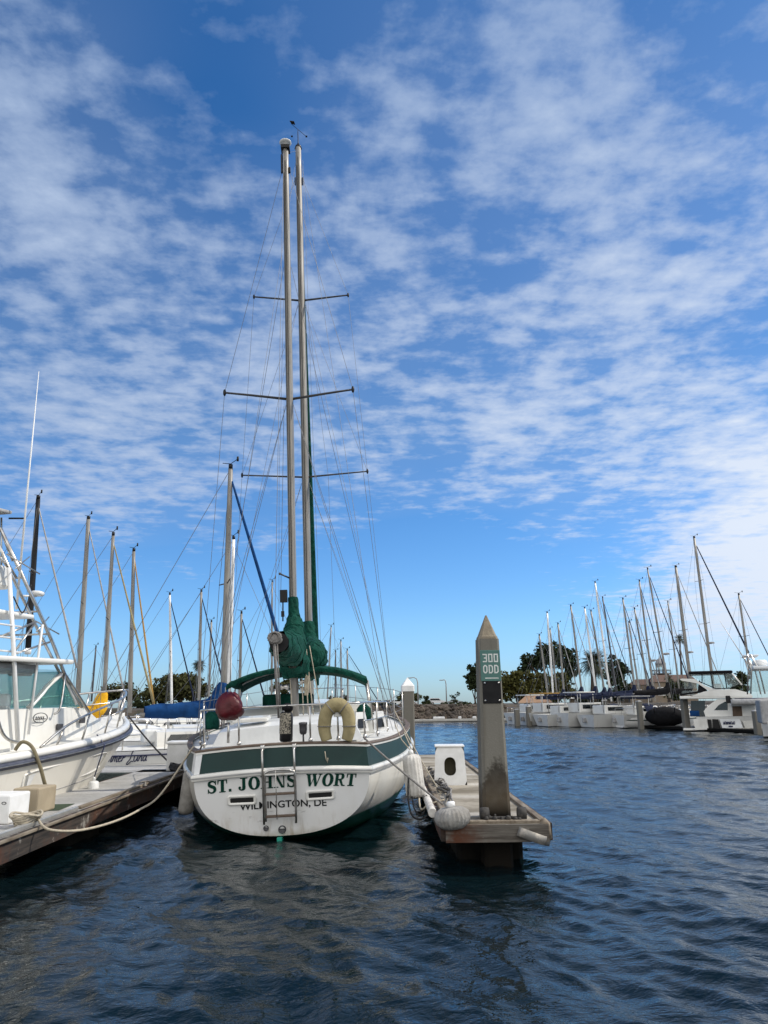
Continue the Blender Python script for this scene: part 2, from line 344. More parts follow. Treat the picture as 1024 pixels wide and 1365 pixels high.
def transom_mat():
    m, nt, p = base_mat('transom_gelcoat'); p.inputs['Roughness'].default_value = 0.35; p.inputs['Coat Weight'].default_value = 0.15
    co = objco(nt)
    c = mixc(nt, ramp(nt, noise(nt, mapping(nt, co, scale=(2, 2, 1.2)), 2.0, 5), [(0.45, 0.0), (0.75, 0.5)]), (0.74, 0.74, 0.73), (0.64, 0.63, 0.59))
    st = ramp(nt, noise(nt, mapping(nt, co, scale=(9, 9, 1.0)), 1.5, 4, 0.6), [(0.52, 0.0), (0.72, 1.0)])      # run marks
    sp = nd(nt, 'ShaderNodeSeparateXYZ'); nt.links.new(co, sp.inputs[0])
    low = ramp(nt, sp.outputs[2], [(0.0, 1.0), (0.42, 0.0)])
    c = mixc(nt, mth(nt, 'MULTIPLY', st, mth(nt, 'MULTIPLY', low, 0.85)), c, (0.34, 0.27, 0.17))
    c = mixc(nt, mth(nt, 'MULTIPLY', ramp(nt, mth(nt, 'ADD', sp.outputs[2], mth(nt, 'MULTIPLY', noise(nt, co, 7, 5), .10)), [(.10, 1.0), (.22, 0.0)]), .75), c, (.30, .26, .17))
    sm = ramp(nt, noise(nt, mapping(nt, co, scale=(3, 3, 9)), 1.7, 6, 0.65), [(0.60, 0.0), (0.70, 1.0)])
    band = mth(nt, 'MULTIPLY', ramp(nt, sp.outputs[2], [(0.22, 0.0), (0.3, 1.0)]), ramp(nt, sp.outputs[2], [(0.34, 1.0), (0.42, 0.0)]))
    c = mixc(nt, mth(nt, 'MULTIPLY', sm, mth(nt, 'MULTIPLY', band, 0.75)), c, (0.22, 0.21, 0.2))
    c = mixc(nt, mth(nt, 'MULTIPLY', ramp(nt, noise(nt, mapping(nt, co, scale=(5, 5, 16)), 2.2, 6, .7), [(.60, 0.0), (.68, 1.0)]), mth(nt, 'MULTIPLY', ramp(nt, sp.outputs[2], [(.76, 0.0), (.79, 1.0)]), .6)), c, (.30, .26, .20))
    nt.links.new(c, p.inputs['Base Color']); return m
def hull_side_mat(name, top, boot, zb, stain=(0.42, 0.36, 0.27)):
    m, nt, p = base_mat(name); p.inputs['Roughness'].default_value = 0.3; p.inputs['Coat Weight'].default_value = 0.2
    co = objco(nt); sp = nd(nt, 'ShaderNodeSeparateXYZ'); nt.links.new(co, sp.inputs[0])
    c = mixc(nt, ramp(nt, noise(nt, mapping(nt, co, scale=(1, 1, 1.5)), 1.4, 5), [(0.45, 0.0), (0.8, 0.6)]), top, tuple(t * 0.84 for t in top))
    run = ramp(nt, noise(nt, mapping(nt, co, scale=(1, 7, 0.6)), 1.6, 4, 0.6), [(0.55, 0.0), (0.78, 1.0)])
    c = mixc(nt, mth(nt, 'MULTIPLY', run, 0.4), c, stain)
    wob = mth(nt, 'ADD', sp.outputs[2], mth(nt, 'MULTIPLY', mth(nt, 'SUBTRACT', noise(nt, co, 6, 3), 0.5), 0.02))
    g = ramp(nt, mth(nt, 'ADD', mth(nt, 'MULTIPLY', mth(nt, 'SUBTRACT', wob, zb), 30.0), 0.5), [(0.0, 1.0), (1.0, 0.0)])
    bc = mixc(nt, noise(nt, mapping(nt, co, scale=(1, 1, 3)), 3, 5), boot, tuple(b * 0.5 for b in boot))
    nt.links.new(mixc(nt, g, c, bc), p.inputs['Base Color']); return m

# ------------------------------------------------------------------ lettering
def strip(mb, pts, w, place, off=0.0, taper=None):
    P = [Vector((p[0], p[1])) for p in pts]; k = len(P); ws = w if isinstance(w, (list, tuple)) else [w] * k
    rows = []
    for i, p in enumerate(P):
        d1 = (P[i] - P[i - 1]).normalized() if i > 0 else (P[1] - P[0]).normalized()
        d2 = (P[i + 1] - P[i]).normalized() if i < k - 1 else d1
        t = d1 + d2; t = t.normalized() if t.length > 0.05 else d1
        nrm = Vector((-t.y, t.x)); ca = max(0.45, abs(nrm.dot(Vector((-d1.y, d1.x)))))
        q = nrm * (ws[i] / 2 / ca); a = p + q; b = p - q
        rows.append([place(a.x, a.y, off), place(b.x, b.y, off)])
    mb.grid(rows, smooth=False)
def poly(mb, pts, place, off=0.0):
    mb.add([place(x, y, off) for x, y in pts], [tuple(range(len(pts)))], False)
def rect(x0, x1, y0, y1): return [(x0, y0), (x1, y0), (x1, y1), (x0, y1)]
def sp2(pts, n=5): return [(v.x, v.y) for v in smooth_path([(p[0], p[1], 0) for p in pts], n)]
def lerp_w(ws, m):
    out = []
    for i in range(m):
        t = i / (m - 1) * (len(ws) - 1); a = int(min(t, len(ws) - 2)); out.append(ws[a] * (1 - (t - a)) + ws[a + 1] * (t - a))
    return out
def slab_glyph(ch):
    """-> (width, [polygons], [(path, widths)]) in cap heights"""
    if ch == 'S':
        pts = sp2([(.69, .66), (.62, .86), (.40, .945), (.17, .86), (.17, .66), (.36, .54), (.57, .43), (.61, .2), (.42, .055), (.18, .1), (.07, .34)])
        return .76, [rect(.655, .725, .64, .98), rect(.035, .105, .02, .36)], [(pts, lerp_w([.06, .1, .1, .19, .22, .23, .23, .21, .11, .1, .06], len(pts)))]
    if ch == 'T': return .84, [rect(.29, .55, .085, .915), rect(.16, .68, 0, .085), rect(.02, .82, .915, 1), [(.02, .66), (.08, .66), (.13, .915), (.02, .915)], [(.76, .66), (.82, .66), (.82, .915), (.71, .915)]], []
    if ch == 'J':
        h = sp2([(.50, .32), (.48, .14), (.34, .045), (.2, .07), (.12, .16)])
        c = [(.16 + .115 * math.cos(a / 10 * 6.283), .22 + .115 * math.sin(a / 10 * 6.283)) for a in range(10)]
        return .82, [rect(.37, .63, .30, .915), rect(.2, .8, .915, 1), c], [(h, lerp_w([.26, .24, .1, .09, .12], len(h)))]
    if ch == 'O':
        n = 28; pts = [(.46 + .33 * math.cos(2 * math.pi * i / n), .5 + .47 * math.sin(2 * math.pi * i / n)) for i in range(n + 1)]
        return .92, [], [(pts, [.09 + .17 * abs(math.cos(2 * math.pi * i / n)) ** 1.3 for i in range(n + 1)])]
    if ch == 'H': return 1.02, [rect(.11, .36, .085, .915), rect(.66, .91, .085, .915), rect(.36, .66, .455, .555), rect(0, .47, 0, .085), rect(.55, 1.02, 0, .085), rect(0, .47, .915, 1), rect(.55, 1.02, .915, 1)], []
    if ch == 'N': return 1.0, [rect(.12, .22, .085, .79), rect(.76, .86, .0, .915), [(.12, .915), (.34, .915), (.80, .04), (.74, .0), (.6, .0)], rect(0, .34, .915, 1), rect(0, .36, 0, .085), rect(.62, 1.0, .915, 1)], []
    if ch == 'W': return 1.34, [[(.07, .915), (.34, .915), (.50, .22), (.41, 0), (.33, 0)], [(.41, .0), (.47, .0), (.72, .80), (.70, .915)], [(.54, .915), (.80, .915), (.98, .22), (.89, 0), (.80, 0)], [(.89, .0), (.95, .0), (1.24, .915), (1.14, .915)], rect(0, .44, .915, 1), rect(.50, .9, .915, 1), rect(1.02, 1.34, .915, 1)], []
    if ch == 'R':
        b = sp2([(.34, .955), (.56, .95), (.70, .87), (.71, .69), (.6, .55), (.34, .515)])
        return .96, [rect(.11, .36, .085, .915), rect(0, .47, 0, .085), rect(0, .34, .915, 1), [(.42, .47), (.64, .5), (.80, .1), (.95, .085), (.95, 0), (.68, 0)]], [(b, lerp_w([.09, .1, .2, .22, .1, .09], len(b)))]
    if ch == '.': return .3, [rect(.04, .26, 0, .22)], []
    return .36, [], []
def slab_text(mb, s, place, h, gap=.06):
    """place(x, y, off) gets metres along the line and above the baseline"""
    x = 0; k = 0
    for ch in s:
        w, polys, paths = slab_glyph(ch)
        for p in polys: poly(mb, [(x + px * h, py * h) for px, py in p], place, k * 0.0002); k = (k + 1) % 5
        for p, ws in paths: strip(mb, [(x + px * h, py * h) for px, py in p], [q * h * 1.12 for q in ws], place, k * 0.0002); k = (k + 1) % 5
        x += (w + gap) * h
    return x
def slab_len(s, h, gap=.06): return sum((slab_glyph(c)[0] + gap) * h for c in s)
def font_text(mb, s, place, h, spacing=1.0):
    """plain sans lettering from the built-in font, height h of a capital"""
    cu_ = bpy.data.curves.new('lettering', 'FONT'); cu_.body = s; cu_.size = h / 0.73; cu_.space_character = spacing; cu_.resolution_u = 4; cu_.offset = 0.0022 * h / 0.09
    ob = bpy.data.objects.new('lettering', cu_); COL.objects.link(ob)
    bpy.context.view_layer.update()
    me = ob.evaluated_get(bpy.context.evaluated_depsgraph_get()).to_mesh()
    xs = [v.co.x for v in me.vertices]; x0 = min(xs); wd = max(xs) - x0
    mb.add([place(v.co.x - x0, v.co.y, 0.0, wd) for v in me.vertices], [tuple(p.vertices) for p in me.polygons], False)
    ob.evaluated_get(bpy.context.evaluated_depsgraph_get()).to_mesh_clear()
    bpy.data.objects.remove(ob); bpy.data.curves.remove(cu_); return wd

# ------------------------------------------------------------------ the ketch
KO = onz(378, 1120, 0.03); KO.z = 0.0
K = thing('ketch_sailboat', 'white two-masted sailboat with a green band round its stern and green sail covers', 'sailboat', KO, R(2.7))
K.rotation_euler = (0, -R(2.0), R(2.7))
KL = 12.0
def kb(t):
    if t < 0.42: q = t / 0.42; return 1.1 + 0.92 * math.sin(q * math.pi / 2) ** 1.05
    q = (t - 0.42) / 0.58; return 2.02 * max(0.0, 1 - q ** 2.3) ** 0.9
def kzr(t): return 0.86 - 0.06 * math.sin(min(1, t / 0.5) * math.pi) * 0.5 + 0.5 * t ** 2.2
def kzk(t):
    if t < 0.4: return 0.085 - 0.675 * math.sin(t / 0.4 * math.pi / 2) ** .9
    return -0.59 + 0.35 * ((t - 0.4) / 0.6) ** 2
def kyy(t, x, z):
    u = min(1.0, max(0.0, (z + 0.5) / (kzr(t) + 0.5)))
    return KL * t + (1 - t) ** 7 * (-0.2 * (z - 0.03) + 0.07 * x * x) - 1.9 * t ** 4 * (1 - u)
def ksec(t, ph):       # ph 0 at the rail .. 1 at the keel
    n = 2.45 - 0.45 * min(1, t * 2); a = ph * math.pi / 2
    x = kb(t) * max(0, math.cos(a)) ** (2 / n); z = kzr(t) - (kzr(t) - kzk(t)) * math.sin(a) ** (2 / n)
    return x, z
camber = lambda x: -0.05 * (x / 1.1) ** 2
def kpt(t, ph, side):
    x, z = ksec(t, ph)
    if t < 0.3: z += camber(x) * (1 - ph) * (1 - t / 0.3)
    return Vector((side * x, kyy(t, x, z), z))
NT, NP = 44, 26
ts = [(i / NT) ** 1.15 for i in range(NT + 1)]
hb = MB(); hb.smooth = True
for side in (1, -1):
    rows = [[kpt(t, p / NP, side) for p in range(NP + 1)] for t in ts]
    if side < 0: rows = [r[::-1] for r in rows]
    hb.grid(rows)
M['khull'] = hull_side_mat('ketch_hull_paint', (0.70, 0.68, 0.62), (0.010, 0.15, 0.095), 0.26)
hb.build('hull', M['khull'], K, fix=True)
def tr_pt(x, z, off=0.0):       # a point on the transom
    return Vector((x, kyy(0, x, z) - off, z))
tb = MB(); tb.smooth = True
rows = []
for p in range(NP + 1):
    c = kpt(0, p / NP, 1); rows.append([tr_pt(c.x * (j / 12.0), c.z + camber(c.x * j / 12.0) * (1 - p / NP) - camber(c.x) * (1 - p / NP), 0.002) for j in range(-12, 13)])
tb.grid(rows)
TR = tb.build('transom', transom_mat(), K)
# writing on the transom: arched along the stern
def tplace(x0, zb, shear=0.0):
    def f(x, y, off=0, wd=0):
        X = x0 + x + shear * y; return tr_pt(X, zb + camber(X) * 1.0 + y, 0.007 + off)
    return f
w1 = slab_len('ST. JOHNS', 0.152); wa = slab_len('ST. ', 0.152)
lb = MB(); slab_text(lb, 'ST.', lambda x, y, o: tplace(-0.93, 0.662)(x * 1.12 / w1, y, o), 0.152); lb.build('name_word', M['green_letter'], TR)
lb = MB(); slab_text(lb, 'JOHNS', lambda x, y, o: tplace(-0.93, 0.662)((wa + x) * 1.12 / w1, y, o), 0.152); lb.build('name_word', M['green_letter'], TR)
lb = MB(); w2 = slab_len('WORT', 0.152)
slab_text(lb, 'WORT', lambda x, y, o: tplace(0.285, 0.662, 0.18)(x * 0.64 / w2, y, o), 0.152)
lb.build('name_word', M['green_letter'], TR)
lb = MB(); f_ = tplace(-0.53, 0.425); font_text(lb, 'WILMINGTON, DE', lambda x, y, o, wd: f_(x * 1.08 / wd, y, o), 0.086)
lb.build('home_port', M['black_letter'], TR)
# two slot vents with raised rims, two outlets
def rrect(cx, cz, hw, hh, r, n=4):
    out = []
    for (sx_, sz_, a0) in ((1, 1, 0), (-1, 1, 90), (-1, -1, 180), (1, -1, 270)):
        for k in range(n + 1):
            a = R(a0 + 90 * k / n); out.append((cx + sx_ * (hw - r) + r * math.cos(a), cz + sz_ * (hh - r) + r * math.sin(a)))
    return out
for vx, vz in ((-0.5, 0.545), (0.475, 0.555)):
    v = MB(); v.smooth = True
    def ring(hw, hh, r, off): return [tr_pt(x, z + camber(vx), off) for x, z in rrect(vx, vz, hw, hh, r)]
    v.loft([ring(.185, .062, .03, 0.0), ring(.18, .058, .03, .022), ring(.165, .045, .025, .026), ring(.145, .028, .01, .008)], cap=False)
    vo = v.build('vent', M['gel'], TR, fix=True)
    d = MB(); d.add(ring(.148, .03, .01, .005), [tuple(range(20))[::-1]]); d.build('vent_opening', M['hole'], vo)
for ox, oz, r in ((-0.21, 0.185, .034), (-0.01, 0.16, .05)):
    d = MB(); d.smooth = True
    d.lathe([(r, -.01), (r, .012), (r * .72, .014), (r * .66, .004)], 16, tr_pt(ox, oz), Matrix.Rotation(R(90), 3, 'X')); d.build('outlet', M['spar_dark'], TR)
# rubbing strake, green band, white line and teak cap, all round
def rail_path(n=40):
    P = []
    for t in [1 - (i / n) ** 1.0 for i in range(n + 1)]:
        p = kpt(max(t, 0.0), 0, -1); P.append((p, t, -1))
    for j in range(1, 12):
        x = -1.1 + 2.2 * j / 12; P.append((tr_pt(x, kzr(0) + camber(x), 0.0), 0, 0))
    for t in [(i / n) for i in range(n + 1)]:
        P.append((kpt(t, 0, 1), t, 1))
    return P
RP = rail_path()
def outn(i):
    a = RP[max(i - 1, 0)][0]; b = RP[min(i + 1, len(RP) - 1)][0]; d = (b - a); d.z = 0; d.normalize(); return Vector((d.y, -d.x, 0))
def wrap(prof, smooth=False, sel=None):
    """prof: (outward offset, z above the rail line) closed section swept along the rail"""
    mb = MB(); mb.smooth = smooth; rows = []
    for i, (p, t, s_) in enumerate(RP):
        if sel and not sel(i): continue
        o = outn(i); rows.append([p + o * a + Vector((0, 0, z)) for a, z in prof])
    mb.grid(rows, smooth, True)
    return mb
wrap([(0.0, -.035), (.03, -.03), (.04, 0.0), (.04, .02), (.03, .045), (0.0, .05), (-.03, .05), (-.03, -.03)]).build('rub_rail', M['gel'], K, fix=True)
wrap([(.041, -.006), (.046, -.006), (.046, .008), (.041, .008)]).build('rail_groove', M['canvas_grey'], K, fix=True)
npanel = [i for i, (p, t, s_) in enumerate(RP) if s_ < 0 and t < 0.035]
wrap([(-.002, .05), (-.03, .285), (-.075, .285), (-.06, .05)], sel=lambda i: True).build('bulwark', M['band'], K, fix=True)
cm = MB()
rws = []
for i, (p, t, s_) in enumerate(RP):
    if s_ < 0 and t < 0.06:
        o = outn(i); rws.append([p + o * (0.004) + Vector((0, 0, .051)), p + o * (-.0255) + Vector((0, 0, .285))])
i = [j for j, q in enumerate(RP) if q[2] == 0][0]
p = RP[i - 1][0]; 
rws.append([RP[i][0].lerp(p, .62) + Vector((0.0, -.006, .051)), RP[i][0].lerp(p, .45) + Vector((0.0, .022, .285))])
cm.grid(rws, False); cm.build('corner_panel', M['gel2'], K)
wrap([(-.022, .2855), (-.018, .2865), (-.018, .31), (-.085, .31), (-.085, .2855)]).build('gunwale', M['gel'], K, fix=True)
wrap([(-.012, .3115), (-.010, .33), (-.02, .342), (-.09, .342), (-.1, .3115)]).build('cap_rail', M['teak'], K, fix=True)
dk = MB(); rows = []
for t in ts:
    a = kpt(t, 0, 1); w_ = max(0.0, a.x - 0.07); yy = a.y + 0.06 * (1 - t); rows.append([Vector((w_ * j / 6.0, yy, a.z + 0.26 + 0.05 * (1 - (j / 6.0) ** 2))) for j in range(-6, 7)])
dk.grid(rows); dk.build('deck', M['deckw'], K)
rd = MB(); rd.prism([(-.07, -.06, -.5), (-.07, -.11, .075), (-.07, .1, .07), (-.07, .3, -.5)], (.06, 0, 0)); rd.build('rudder', M['teal'], K)
# aft cabin with a raked, crowned roof
ab = MB(); ab.smooth = False
def cab(y, hw, zt, zb=1.14, crown=.06, inset=.1, n=10):
    top = [Vector(((hw - inset) * (1 - 2 * j / n), y, zt + crown * (1 - (1 - 2 * j / n) ** 2))) for j in range(n + 1)]
    return [Vector((hw, y, zb))] + top + [Vector((-hw, y, zb))]
ab.loft([cab(.95, 1.06, 1.33), cab(1.3, 1.05, 1.38), cab(2.6, 1.0, 1.44), cab(3.4, .95, 1.47)], smooth=False)
AC = ab.build('aft_cabin', M['gel2'], K, fix=True)
hb_ = MB(); hb_.bbox((-.55, 1.35, 1.49), (.5, .5, .06), .02, Matrix.Rotation(R(3), 3, 'X')); hb_.build('hatch', M['gel'], AC)
# two smoked lights in raised frames on the starboard cockpit coaming
cb = MB(); cb.loft([cab(3.4, 1.3, 1.5, crown=.03), cab(3.9, 1.32, 1.62, crown=.03), cab(9.3, .9, 1.72, crown=.08)], smooth=False)
CT = cb.build('coach_roof', M['gel'], K, fix=True)
for k in (0, 1):
    x0 = .96 + k * .30; fr = MB()
    P_ = [(x0, 1.2), (x0 + .22, 1.2), (x0 + .17, 1.50), (x0 + .02, 1.50)]
    fr.prism([(x, 2.55 + .5 * (z - 1.2), z) for x, z in P_], (0, .05, 0)); fo = fr.build('window_frame', M['white_plastic'], K, fix=True)
    g = MB(); cx = x0 + .1
    g.prism([(cx + (x - cx) * .62, 2.545 + .5 * (z - 1.2), 1.35 + (z - 1.35) * .66) for x, z in P_], (0, -.006, 0)); g.build('pane', M['glass'], fo, fix=True)
# masts
def mast(y, z0, z1, rx, ry, name):
    m = MB(); m.smooth = True; n = 14
    rows = []
    for z in [z0 + (z1 - z0) * i / 24 for i in range(25)]:
        k = 1 - 0.12 * max(0, (z - z0) / (z1 - z0) - .6) / .4
        rows.append([Vector((rx * k * math.cos(2 * math.pi * j / n), y + ry * k * math.sin(2 * math.pi * j / n), z)) for j in range(n)])
    m.loft(rows); o = m.build(name, M['alu'], K)
    s_ = MB(); s_.box((-.12 * rx, y - ry * .985, (z0 + z1) / 2 + .6), (.24 * rx, .014, z1 - z0 - 1.9)); s_.box((-.62 * rx, y - ry * .8, (z0 + z1) / 2 + .6), (.14 * rx, .02, z1 - z0 - 2.4)); s_.build('sail_track', M['slot'], o)
    return o
MIZ = mast(2.4, 1.4, 12.22, .064, .085, 'mizzen_mast'); MAIN = mast(7.3, 1.6, 16.35, .088, .12, 'main_mast')
def spreader(m_, y, z, hl, dz, sweep, r=.026):
    for sd_ in (-1, 1):
        s_ = MB(); s_.tube([(sd_ * .05, y, z), (sd_ * hl * .6, y - sweep * .6, z + dz * .6), (sd_ * hl, y - sweep, z + dz)], [(.034, .022), (.03, .018), (.024, .016)], 8); s_.build('spreader', M['spar_dark'], m_)
        t_ = MB(); t_.ball((sd_ * hl, y - sweep, z + dz), (.028, .028, .065)); t_.build('spreader_tip', M['black'], bpy.data.objects[s_last()])
def s_last(): return [o.name for o in COL.objects if o.name.startswith('spreader') and not o.name.startswith('spreader_tip')][-1]
spreader(MIZ, 2.4, 6.95, 1.13, .10, .12); spreader(MAIN, 7.3, 7.0, 1.5, .06, .12); spreader(MAIN, 7.3, 11.75, 1.2, .06, .12)
a_ = MB(); a_.smooth = True; a_.lathe([(.02, 0), (.03, .05), (.09, .10), (.118, .12), (.115, .135), (.06, .155), (.0, .16)], 20, (0, 2.4, 12.22)); a_.build('disc_antenna', M['white_plastic'], MIZ)
a_ = MB(); a_.box((.0, 2.4, 12.20), (.17, .2, .07)); a_.build('masthead_fitting', M['black'], MIZ)
for bx_, bz_, bh_ in ((-.075, 11.9, .3), (.075, 11.7, .12), (-.075, 11.7, .12)):
    a_ = MB(); a_.bbox((bx_, 2.38, bz_), (.035, .05, bh_), .008); a_.build('shroud_tang', M['black'], MIZ)
a_ = MB(); a_.lathe([(.1, 0), (.08, .08), (.03, .14), (.012, .2), (.01, .55)], 10, (0, 7.3, 16.35)); a_.build('masthead_fitting', M['black'], MAIN)
for bx_ in (-.1, .1):
    a_ = MB(); a_.bbox((bx_, 7.28, 15.3), (.03, .06, .22), .008); a_.build('shroud_tang', M['black'], MAIN)
a_ = MB(); z_ = 16.98
a_.tube([(0, 7.3, 16.85), (0, 7.3, z_)], .006, 6); a_.tube([(-.16, 7.1, z_), (.2, 7.55, z_)], .007, 6); a_.prism([(-.16, 7.1, z_), (-.2, 7.0, z_), (-.08, 7.02, z_), (-.06, 7.14, z_)], (0, 0, .02)); a_.box((.22, 7.57, z_), (.05, .05, .02)); a_.box((-.18, 7.56, z_), (.05, .05, .015)); a_.build('wind_vane', M['black'], MAIN)
# standing rigging, one part of each mast
def wires(lst, parent, name='rigging', r=.0042):
    w = MB()
    for pts in lst:
        w.tube(pts, r, 5, cap=False)
    return w.build(name, M['wire'], parent)
mzw = [];
for s_ in (-1, 1):
    tip = (s_ * 1.13, 2.28, 7.05); cp = (s_ * 1.62, 2.75, 1.2)
    mzw += [[(s_ * .06, 2.4, 11.75), tip, cp], [(s_ * .06, 2.4, 6.85), (s_ * 1.55, 2.2, 1.2)], [(s_ * .06, 2.4, 6.85), (s_ * 1.68, 3.4, 1.2)], [(s_ * .07, 2.4, 9.6), (s_ * 1.74, 4.1, 1.2)]]
mzw += [[(0, 2.45, 12.15), (0, 7.2, 16.2)], [(-.03, 2.28, 12.0), (-.09, .1, 2.6)], [(.03, 2.3, 11.9), (.05, 2.28, 3.4)], [(-.10, 2.36, 6.8), (-.20, 2.36, 3.4)]]
wires(mzw, MIZ)
mnw = []
for s_ in (-1, 1):
    t2 = (s_ * 1.2, 7.18, 11.81); t1 = (s_ * 1.5, 7.18, 7.06); cp = (s_ * 1.84, 7.3, 1.45)
    mnw += [[(s_ * .08, 7.3, 15.45), t2, t1, cp], [(s_ * .09, 7.3, 11.6), t1], [(s_ * .09, 7.3, 6.85), (s_ * 1.8, 6.6, 1.4)], [(s_ * .09, 7.3, 6.85), (s_ * 1.8, 8.0, 1.4)], [(s_ * .08, 7.2, 15.8), (s_ * 1.5, 3.2, 1.25)], [(s_ * .1, 7.25, 11.6), (s_ * 1.75, 4.9, 1.3)]]
mnw += [[(.1, 7.45, 11.9), (.55, 7.4, 7.05), (.6, 7.4, 1.6)], [(-.45, 7.2, 11.75), (-.62, 7.2, 7.02), (-.7, 7.2, 1.6)], [(.12, 7.2, 15.9), (.28, 6.9, 2.9)]]
wires(mnw, MAIN)
fs = MB(); fs.tube([(0, 7.45, 16.1), (.0, 11.55, 2.1), (0, 11.75, 1.45)], .008, 6); fs.build('forestay', M['wire'], MAIN)
# headsail furled on the forestay in its green strip
jf = MB(); a = Vector((0, 7.62, 15.3)); b = Vector((0, 11.5, 2.2)); jf.smooth = True
jf.tube([a.lerp(b, i / 16) for i in range(17)], [.028 + .055 * (i / 16) ** .8 if i < 16 else .04 for i in range(17)], 10); jf.build('furled_headsail', M['canvas_green'], K)
# booms, sails under canvas
def cover(path, radii, name, mat_, parent, n=30, seed=1):
    rnd = random.Random(seed); c = MB(); c.smooth = True; P = smooth_path(path, 5); rr = []
    m = len(P); rows = []
    for i, p in enumerate(P):
        t = i / (m - 1) * (len(radii) - 1); a = int(min(t, len(radii) - 2)); f = t - a
        rx = radii[a][0] * (1 - f) + radii[a + 1][0] * f; rz = radii[a][1] * (1 - f) + radii[a + 1][1] * f
        d = (P[min(i + 1, m - 1)] - P[max(i - 1, 0)]).normalized(); sdv = d.cross(Vector((0, 0, 1)))
        if sdv.length < .12: sdv = Vector((1, 0, 0))
        sdv.normalize()
        if sdv.x < 0: sdv = -sdv
        up = sdv.cross(d).normalized()
        if up.z < 0 and abs(d.z) < .9: up = -up
        if abs(d.z) >= .9: up = Vector((0, 1, 0)) if up.y > 0 else up
        row = []
        for j in range(n):
            w = 2 * math.pi * j / n; fold = 1 + .07 * math.sin(4 * w + i * .8 + seed) + .055 * math.sin(7 * w - i * 1.3) + .03 * math.sin(13 * w + i * 2.1) + rnd.uniform(-.015, .015)
            row.append(p + sdv * (rx * fold * math.cos(w)) + up * (rz * fold * math.sin(w)))
        rows.append(row)
    c.loft(rows, cap=False); co_ = c.build(name, mat_, parent, fix=True)
    if n >= 30 and name == 'sail_cover':
        q_ = MB(); q_.smooth = True; ctr = [sum(r_, Vector()) / n for r_ in rows]
        q_.tube([rows[i][int(n * .62)] + (rows[i][int(n * .62)] - ctr[i]).normalized() * .004 for i in range(1, m - 1)], .007, 5); q_.build('seam', M['band'], co_)
        for k in range(3, m - 4, 5):
            q_ = MB(); q_.tube([p + (p - ctr[k]).normalized() * .006 for p in rows[k]] + [rows[k][0] + (rows[k][0] - ctr[k]).normalized() * .006], .005, 5, cap=False); q_.build('lashing', M['canvas_green'], co_)
    return co_
bm_ = MB(); bm_.smooth = True; bm_.tube([(-.06, .05, 2.53), (0, 2.34, 2.45)], .055, 10); MB_ = bm_.build('mizzen_boom', M['alu'], K)
cover([(-.05, .28, 2.49), (-.03, .8, 2.47), (0, 1.5, 2.48), (.02, 2.05, 2.60), (0.02, 2.3, 2.9), (.01, 2.39, 3.1), (0, 2.4, 3.40)], [(.135, .15), (.18, .20), (.205, .25), (.20, .27), (.15, .24), (.095, .14), (.075, .10)], 'sail_cover', M['canvas_green'], MB_, seed=3)
cover([(0.0, 2.0, 2.42), (.02, 2.3, 2.3), (.02, 2.42, 2.08)], [(.2, .22), (.24, .26), (.2, .24)], 'cover_skirt', M['canvas_green'], MB_, seed=5)
e_ = MB(); e_.smooth = True; e_.tube([(-.05, .26, 2.49), (-.05, .36, 2.49)], .132, 14); e_.build('cover_mouth_shade', M['black'], MB_)  # black plug paints the shade inside the open end of the cover
e_ = MB(); e_.smooth = True
e_.lathe([(.02, -.05), (.075, -.045), (.085, 0), (.07, .04), (.02, .05)], 14, (-.09, .06, 2.53), Matrix.Rotation(R(80), 3, 'X'))
rn = random.Random(4)
for k in range(9):
    a0 = rn.uniform(0, 6); e_.tube([(-.085 + .075 * math.cos(a0 + q * .9) * (1 + .3 * math.sin(q + k)), .05 - .02 * (k % 3), 2.54 + .07 * math.sin(a0 + q * .9)) for q in range(8)], .012, 5)
e_.build('boom_end_tackle', M['rope_grey'], MB_)
e_ = MB()
for dx in (-.025, 0, .025): e_.tube([(-.08 + dx, .06, 2.48), (-.06 + dx * .8, .22, 1.62)], .009, 6)
e_.tube([(-.085, .04, 2.48), (-.06, .2, 1.5)], .015, 6); e_.build('sheet_tackle', M['rope_grey'], MB_)
bm_ = MB(); bm_.smooth = True; bm_.tube([(.26, 3.3, 2.50), (0, 7.2, 2.62)], .07, 10); MB2 = bm_.build('main_boom', M['alu'], K)
cover([(.275, 2.98, 2.46), (.273, 3.02, 2.46), (.27, 3.3, 2.48), (.235, 4.0, 2.52), (.15, 5.6, 2.58), (.06, 6.8, 2.68), (.03, 7.15, 2.9), (0, 7.28, 3.2), (0, 7.3, 3.52)], [(.01, .01), (.14, .17), (.21, .26), (.25, .31), (.28, .38), (.29, .46), (.25, .4), (.16, .24), (.12, .16)], 'sail_cover', M['canvas_green'], MB2, seed=8)
b_ = MB(); b_.box((-.15, 2.36, 3.42), (.12, .1, .2)); b_.tube([(-.16, 2.3, 3.32), (-.165, 2.3, 3.0)], .012, 5); b_.box((-.165, 2.3, 3.12), (.05, .05, .09)); b_.build('loudhailer', M['black'], MIZ)
b_ = MB(); b_.tube([(-.05, 2.35, 3.72), (-.2, 2.25, 3.78)], .014, 6); b_.ball((-.2, 2.25, 3.78), .022, 8, 6); b_.build('mast_step', M['spar_dark'], MIZ)
for (x, z) in ((.09, 2.02), (.1, 1.9), (-.09, 1.95)):
    w_ = MB(); w_.lathe([(.05, 0), (.045, .03), (.03, .06), (.03, .09), (.045, .11), (.04, .13)], 12, (x, 2.36, z), Matrix.Rotation(R(90) * (1 if x > 0 else -1), 3, 'Y')); w_.build('winch', M['ss'], MIZ)
h_ = MB()
